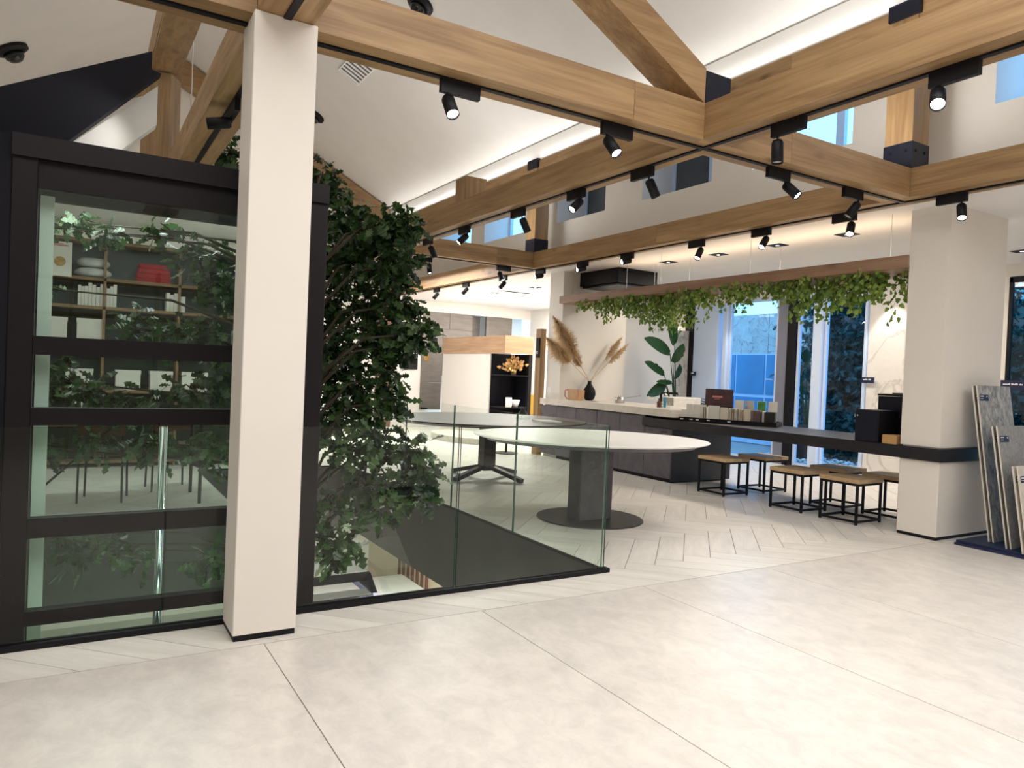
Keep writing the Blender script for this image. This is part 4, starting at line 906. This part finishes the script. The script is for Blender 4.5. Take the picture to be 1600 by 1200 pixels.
for k in range(9):
    a = k*.7; lm = MB(); bs = Vector((math.cos(a)*.1, math.sin(a)*.1, .95+.04*(k % 3))); bigleaf(lm, bs, bs+Vector((math.cos(a)*.16, math.sin(a)*.16, -.05)), .06, (0, 0, 1)); part('leaf', lm, M['strel'], mo, smooth=True)
    part('leaf_stem', MB().tube([(0, 0, .55), tuple(bs)], .005, 5), M['strel'], mo)
single('white_bench', B((0, 0, 0), (.62, .3, 1.06), ch=.01), M['slab'], 'cream block behind the low plant', 'block', (8.35, 8.75, 0))

# ------------------------------------------------------------------ stone sample display at the right
ds = thing('display_base', 'dark blue floor stand carrying leaning stone slabs', 'stand', (6.69, 2.3, 0))
part('base_plate', B((0, 0, 0), (1.2, 1.13, .02)).box((.03, .03, .02), (1.2, 1.13, .038)), M['navy'], ds)
def slabp(x, y, w, h, lean, m, lab):
    a = R(lean); t = thing('stone_sample', lab, 'slab', (x, y, .0405)); t.rotation_euler = (-a, 0, 0)
    for i, dy in enumerate((0, .035)):
        f = part('slab', B((0, dy, .0), (w, dy+.012, h)), M['edge'] if 0 else M[m], t)
        part('slab_edge', B((-.0035, dy, 0), (-.0003, dy+.012, h)), M['edge'], t)
        lb = part('sticker', B((.02, dy-.0015, h-.14), (.17, dy-.0002, h-.085)), M['navy'], t)
        tx = MB(); q = .03
        for j in range(6): tx.box((q, dy-.003, h-.105), (q+.007, dy-.0017, h-.095)); q += .010
        tx.box((.03, dy-.003, h-.122), (.075, dy-.0017, h-.118)).box((.135, dy-.003, h-.108), (.15, dy-.0017, h-.096))
        part('lettering', tx, M['white'], lb)
slabp(6.93, 3.22, .58, 1.39, 8.5, 'greystone', 'tallest mottled grey stone slab leaning by the right column')
slabp(6.80, 3.02, .60, 1.04, 9, 'greystone2', 'middle-height plain grey stone slab leaning in the stand')
slabp(6.72, 2.86, .60, .72, 9, 'creamstone', 'lowest cream stone slab in front of the display stand')
single('plinth_corner', B((0, -.6, 0), (.6, 0, .06), ch=.004), M['navy'], 'dark blue plinth corner at the bottom right edge', 'plinth', (2.88, 1.16, 0), R(-8))

# ------------------------------------------------------------------ lighting tracks and spotlights
tk = MB().box((XL+.2, A-.018, Z0-.012), (X2_+.02, A+.018, Z0-.0005)); 
def track(lo, hi, lab): return single('lighting_track', B(lo, hi), M['black'], lab, 'track')
track((XL+.2, A-.018, Z0-.012), (X2_-.02, A+.018, Z0-.0005), 'black lighting track along the first cross beam')
track((X1_-.018, YF+.3, Z0-.012), (X1_+.018, A-.019, Z0-.0005), 'black track under the long beam, part nearest the viewer')
track((X1_-.018, A+.019, Z0-.012), (X1_+.018, BB-.02, Z0-.0005), 'black track under the long beam running back to the tree')
track((X2_-.018, YF+.3, Z0-.012), (X2_+.018, YB-.3, Z0-.0005), 'black lighting track under the bar beam')
track((XA-.018, A+.019, Z0-.012), (XA+.018, BB-.2, Z0-.0005), 'black track under the beam above the lift')
track((XA-.018, YF+.3, Z0-.012), (XA+.018, A-.019, Z0-.0005), 'black track under the beam over the near column')
track((X1_+.019, BB-.018, Z0-.012), (X2_-.019, BB+.018, Z0-.0005), 'black track under the far cross beam')
hd_mesh = MB().lathe([(.012, .0), (.03, -.004), (.0375, -.02), (.0375, -.15), (.033, -.15), (.033, -.135)], n=20).mesh('lamp_head', M['black'], True)
lens_mesh = {k: MB().lathe([(.033, -.137), (.033, -.134)], n=18).mesh('lens', M['lens' if k else 'lensoff']) for k in (0, 1)}
def spot(x, y, along, side, tilt, az, on, lab, energy=14, L=.25):
    t = thing('track_spotlight', lab, 'spotlight', (x, y, Z0-.0125), 0, 'black track spotlights')
    lo, hi = (-L/2, -.017, -.075), (L/2, .017, 0)
    if along == 'y': lo, hi = (-.017, -L/2, -.075), (.017, L/2, 0)
    part('adapter', B(lo, hi, ch=0), M['black'], t)
    ox_, oy_ = (side*(L/2-.045), 0) if along == 'x' else (0, side*(L/2-.045))
    part('stem', MB().tube([(ox_, oy_, -.075), (ox_, oy_, -.10)], .007, 8), M['black'], t)
    h = link('lamp_head', hd_mesh, t, (ox_, oy_, -.098)); h.rotation_euler = (R(tilt), 0, R(az))
    link('lens', lens_mesh[1 if on else 0], h)
    if energy:
        l = bpy.data.lights.new('spot_light', 'SPOT'); l.energy = energy; l.spot_size = R(62); l.spot_blend = .6; l.color = (1, .975, .935); l.shadow_soft_size = .04
        o = bpy.data.objects.new('spot_light', l); COL.objects.link(o); o.parent = t; 
        m_ = Matrix.Rotation(R(az), 3, 'Z') @ Matrix.Rotation(R(tilt), 3, 'X')
        o.location = Vector((ox_, oy_, -.098)) + m_ @ Vector((0, 0, -.155)); o.rotation_euler = (R(tilt), 0, R(az))
# tilt: lens swings towards direction az (tilt>0 moves the lens towards +y turned by az)
SPK = 1.0
S = [
 (1.86, A, 'x', -1, 35, 180, 1, 'lit spotlight on the first cross beam, nearest the white column'),
 (3.02, A, 'x', -1, 38, 190, 1, 'lit spotlight on the first cross beam just left of the main crossing'),
 (4.62, A, 'x', 1, 45, 200, 1, 'lit spotlight on the first cross beam right of the main crossing'),
 (5.56, A, 'x', 1, 35, 60, 0, 'dark tilted spotlight on the first cross beam near the right crossing'),
 (X1_, 2.07, 'y', 1, 45, 120, 1, 'very bright spotlight on the long beam in the top right'),
 (X1_, 3.08, 'y', 1, 4, 150, 0, 'spotlight pointing straight down right of the main crossing'),
 (X1_, 4.46, 'y', -1, 25, 240, 0, 'dark spotlight behind the main crossing, before a clerestory window'),
 (X1_, 5.35, 'y', -1, 45, 95, 1, 'lit spotlight on the long beam, second behind the main crossing'),
 (X1_, 6.35, 'y', -1, 25, 240, 0, 'dark spotlight on the long beam, third behind the main crossing'),
 (X1_, 7.54, 'y', -1, 45, 80, 1, 'spotlight on the long beam, fourth behind the main crossing'),
 (X1_, 8.56, 'y', -1, 25, 240, 0, 'farthest spotlight on the long beam next to the tree'),
 (XA, 5.0, 'y', 1, 80, 75, 1, 'spotlight left of the near column aimed sideways'),
 (5.70, BB, 'x', -1, 30, 215, 1, 'spotlight on the far cross beam'),
 (X2_, 3.39, 'y', -1, 30, 125, 1, 'lit spotlight on the bar beam in front of the wide column'),
 (X2_, 4.39, 'y', -1, 35, 115, 1, 'lit spotlight on the bar beam just left of the right crossing'),
 (X2_, 5.38, 'y', -1, 38, 95, 1, 'spotlight on the bar beam, second left of the right crossing'),
 (X2_, 6.33, 'y', -1, 32, 100, 1, 'spotlight on the bar beam, third left of the right crossing'),
 (X2_, 7.6, 'y', -1, 75, 80, 1, 'spotlight on the bar beam right of the cassette unit'),
 (X2_, 8.6, 'y', -1, 75, 80, 1, 'spotlight on the bar beam before the cassette unit'),
 (X2_, 9.72, 'y', -1, 75, 80, 1, 'spotlight at the far crossing above the bar pillar'),
 (X2_, 10.9, 'y', -1, 38, 70, 1, 'spotlight just behind the far crossing'),
 (X2_, 12.3, 'y', -1, 38, 70, 0, 'second spotlight behind the far crossing'),
 (X2_, 13.6, 'y', -1, 38, 70, 0, 'farthest spotlight on the bar beam near the tree'),
]
EN = {0: 26, 1: 26, 2: 22, 4: 14, 7: 22, 13: 16, 14: 20, 15: 22}
for i, s in enumerate(S): spot(*s, energy=EN.get(i, 22)*SPK)
spot(4.35, BB+.01, 'x', 1, 10, 200, 1, 'bright spotlight on the far cross beam beside the tree', 16)

# dome cameras and vent on the roof slopes
def on_slope(name, x, y, f, sgn, lab, cat):
    t = thing(name, lab, cat, (x, y, f(x)-.004)); t.rotation_euler = (0, math.atan(RS)*sgn, 0); return t
for (x, y, f, sg, lab, s) in [(3.85, 9.2, f1, 1, 'black dome camera on the roof slope at the top edge', 1.25), (3.9, 14.4, f1, 1, 'black dome camera beside the top of the near column', 1.25), (-1.0, 13.8, f2, -1, 'black dome camera on the left roof slope at the top left corner', 1.6)]:
    t = on_slope('dome_camera', x, y, f, sg, lab, 'camera')
    part('mount', MB().lathe([(.15*s, 0), (.15*s, -.03*s), (.11*s, -.05*s)], n=24), M['black'], t); part('dome', MB().lathe([(.09*s, -.051*s), (.085*s, -.09*s), (.05*s, -.125*s), (.01*s, -.135*s)], n=20), M['screen'], t, smooth=True)
t = on_slope('air_vent', 3.85, 11.8, f1, 1, 'slatted air vent on the big roof slope', 'vent')
part('frame', MB().box((-.2, -.42, -.02), (.2, -.40, 0)).box((-.2, .40, -.02), (.2, .42, 0)).box((-.2, -.4, -.02), (-.18, .4, 0)).box((.18, -.4, -.02), (.2, .4, 0)), M['white'], t)
part('backing', B((-.18, -.4, -.003), (.18, .4, 0)), M['cabinet'], t)
for i in range(7): part('slat', B((-.18, -.38+i*.118, -.018), (.18, -.38+i*.118+.05, -.006)), M['white'], t)

# ------------------------------------------------------------------ outside
struct('ground_outside', B((XW+.13, -6, -.2), (22, 22, -.02)), M['concrete'])
yw = thing('courtyard_wall', 'grey stone panel wall outside the windows', 'wall', (14.0, 5.0, 0))
for i in range(10):
    for j in range(3): part('panel', B((0, i*1.1+.006, j*1.0+.006), (.1, i*1.1+1.094, j*1.0+.994)), M['clad2'], yw)
ob = thing('blue_building', 'blue glazed building front seen through the first tall window', 'building', (13.0, 9.9, 0))
part('facade', B((0, 0, 0), (.1, 2.6, 2.0)), M['winframe'], ob)
for i in range(3):
    for j in range(2): part('pane', B((-.02, .1+i*.83, .15+j*.95), (-.001, .1+i*.83+.78, .15+j*.95+.88)), M['blueb'], ob)
def bush(name, lab, base, pts, n, m, sz, trunk=True):
    t = thing(name, lab, 'tree', base); mb = MB(); r = random.Random(hash(lab) % 99 if False else len(lab))
    for (x, y, z, rad) in pts:
        for i in range(n):
            d = Vector((r.uniform(-1, 1), r.uniform(-1, 1), r.uniform(-1, 1)))*rad
            add_leaf(mb, Vector((x, y, z))+d, Vector((r.uniform(-1, 1), r.uniform(-1, 1), r.uniform(-1, .4))), Vector((r.uniform(-1, 0), r.uniform(-1, 1), r.uniform(0, 1))), sz*r.uniform(.7, 1.3), LS)
    part('foliage', mb, M[m], t, kind='stuff')
    part('trunk', MB().tube([(0, 0, 0), (.05, 0, 1.2), (0, .05, 2.6)], [.06, .04, .015], 8), M['bark'], t)
bush('courtyard_tree', 'dark bushy tree outside the wide window next to the marble panel', (12.3, 8.4, 0), [(0, y, z, .5) for y in (-.7, 0, .7) for z in (.5, 1.2, 1.9, 2.6, 3.3)], 300, 'outleaf', .16)
bush('courtyard_tree', 'dark tree behind the teal glass at the right edge', (12.6, 5.2, 0), [(0, y, z, .6) for y in (-1.2, -.3, .5) for z in (.6, 1.5, 2.5)], 260, 'outleaf', .18)
hd = MB(); r6 = random.Random(8)
for i in range(3000):
    add_leaf(hd, Vector((r6.uniform(-.12, .05), r6.uniform(0, 2.5), r6.uniform(0, 3.9))), Vector((r6.uniform(-.6, .1), r6.uniform(-1, 1), r6.uniform(-1, .3))), Vector((-1, r6.uniform(-.6, .6), r6.uniform(-.2, .8))), r6.uniform(.12, .2), LS)
hg = thing('hedge', 'dark dense hedge far outside behind the courtyard tree', 'hedge', (13.2, 7.3, -.02))
part('foliage', hd, M['outleaf'], hg, kind='stuff'); part('core', B((.05, 0, 0), (.5, 2.5, 3.8)), M['greenbox'], hg)
cp = thing('courtyard_plant', 'potted broad-leaved plant outside behind the narrow window', 'plant', (11.3, 8.45, 0))
part('pot', MB().lathe([(.2, 0), (.26, .6), (.24, .62)], n=20), M['black'], cp)
for k in range(7):
    a = k*.9; lm = MB(); bs = Vector((math.cos(a)*.14, math.sin(a)*.14, 1.0+.18*k)); bigleaf(lm, bs, bs+Vector((math.cos(a)*.12, math.sin(a)*.12, .26)), .1, (-1, 0, .2)); part('leaf', lm, M['strel'], cp, smooth=True); part('leaf_stem', MB().tube([(0, 0, .6), tuple(bs)], .008, 5), M['strel'], cp)
pbm = MB(); r5 = random.Random(4)
for i in range(500):
    x, y, s = r5.uniform(0, 1.2), r5.uniform(0, 2.6), r5.uniform(.02, .04); pbm.lathe([(s*.5, 0), (s, s*.4), (s*.5, s*.8)], (x, y, r5.uniform(0, .05)), 6)
o = single('pebble_bed', pbm, M['pebble'], 'bed of white pebbles on the ground outside the windows', 'pebbles', (XW+.3, 6.6, -.02)); o['kind'] = 'stuff'

# ------------------------------------------------------------------ showroom behind the viewer (mirrored in the lift glass)
wsf = thing('wall_shelf', 'wooden display shelf on the wall behind the viewer', 'shelf', (-1.2, -3.9, 0))
for x in (0, 1.1, 2.2, 3.3): part('side_panel', B((x, 0, 0), (x+.04, .35, 2.6)), M['bookwood'], wsf)
for z in (.4, .9, 1.4, 1.9, 2.4): part('shelf', B((0, 0, z), (3.34, .35, z+.04)), M['bookwood'], wsf)
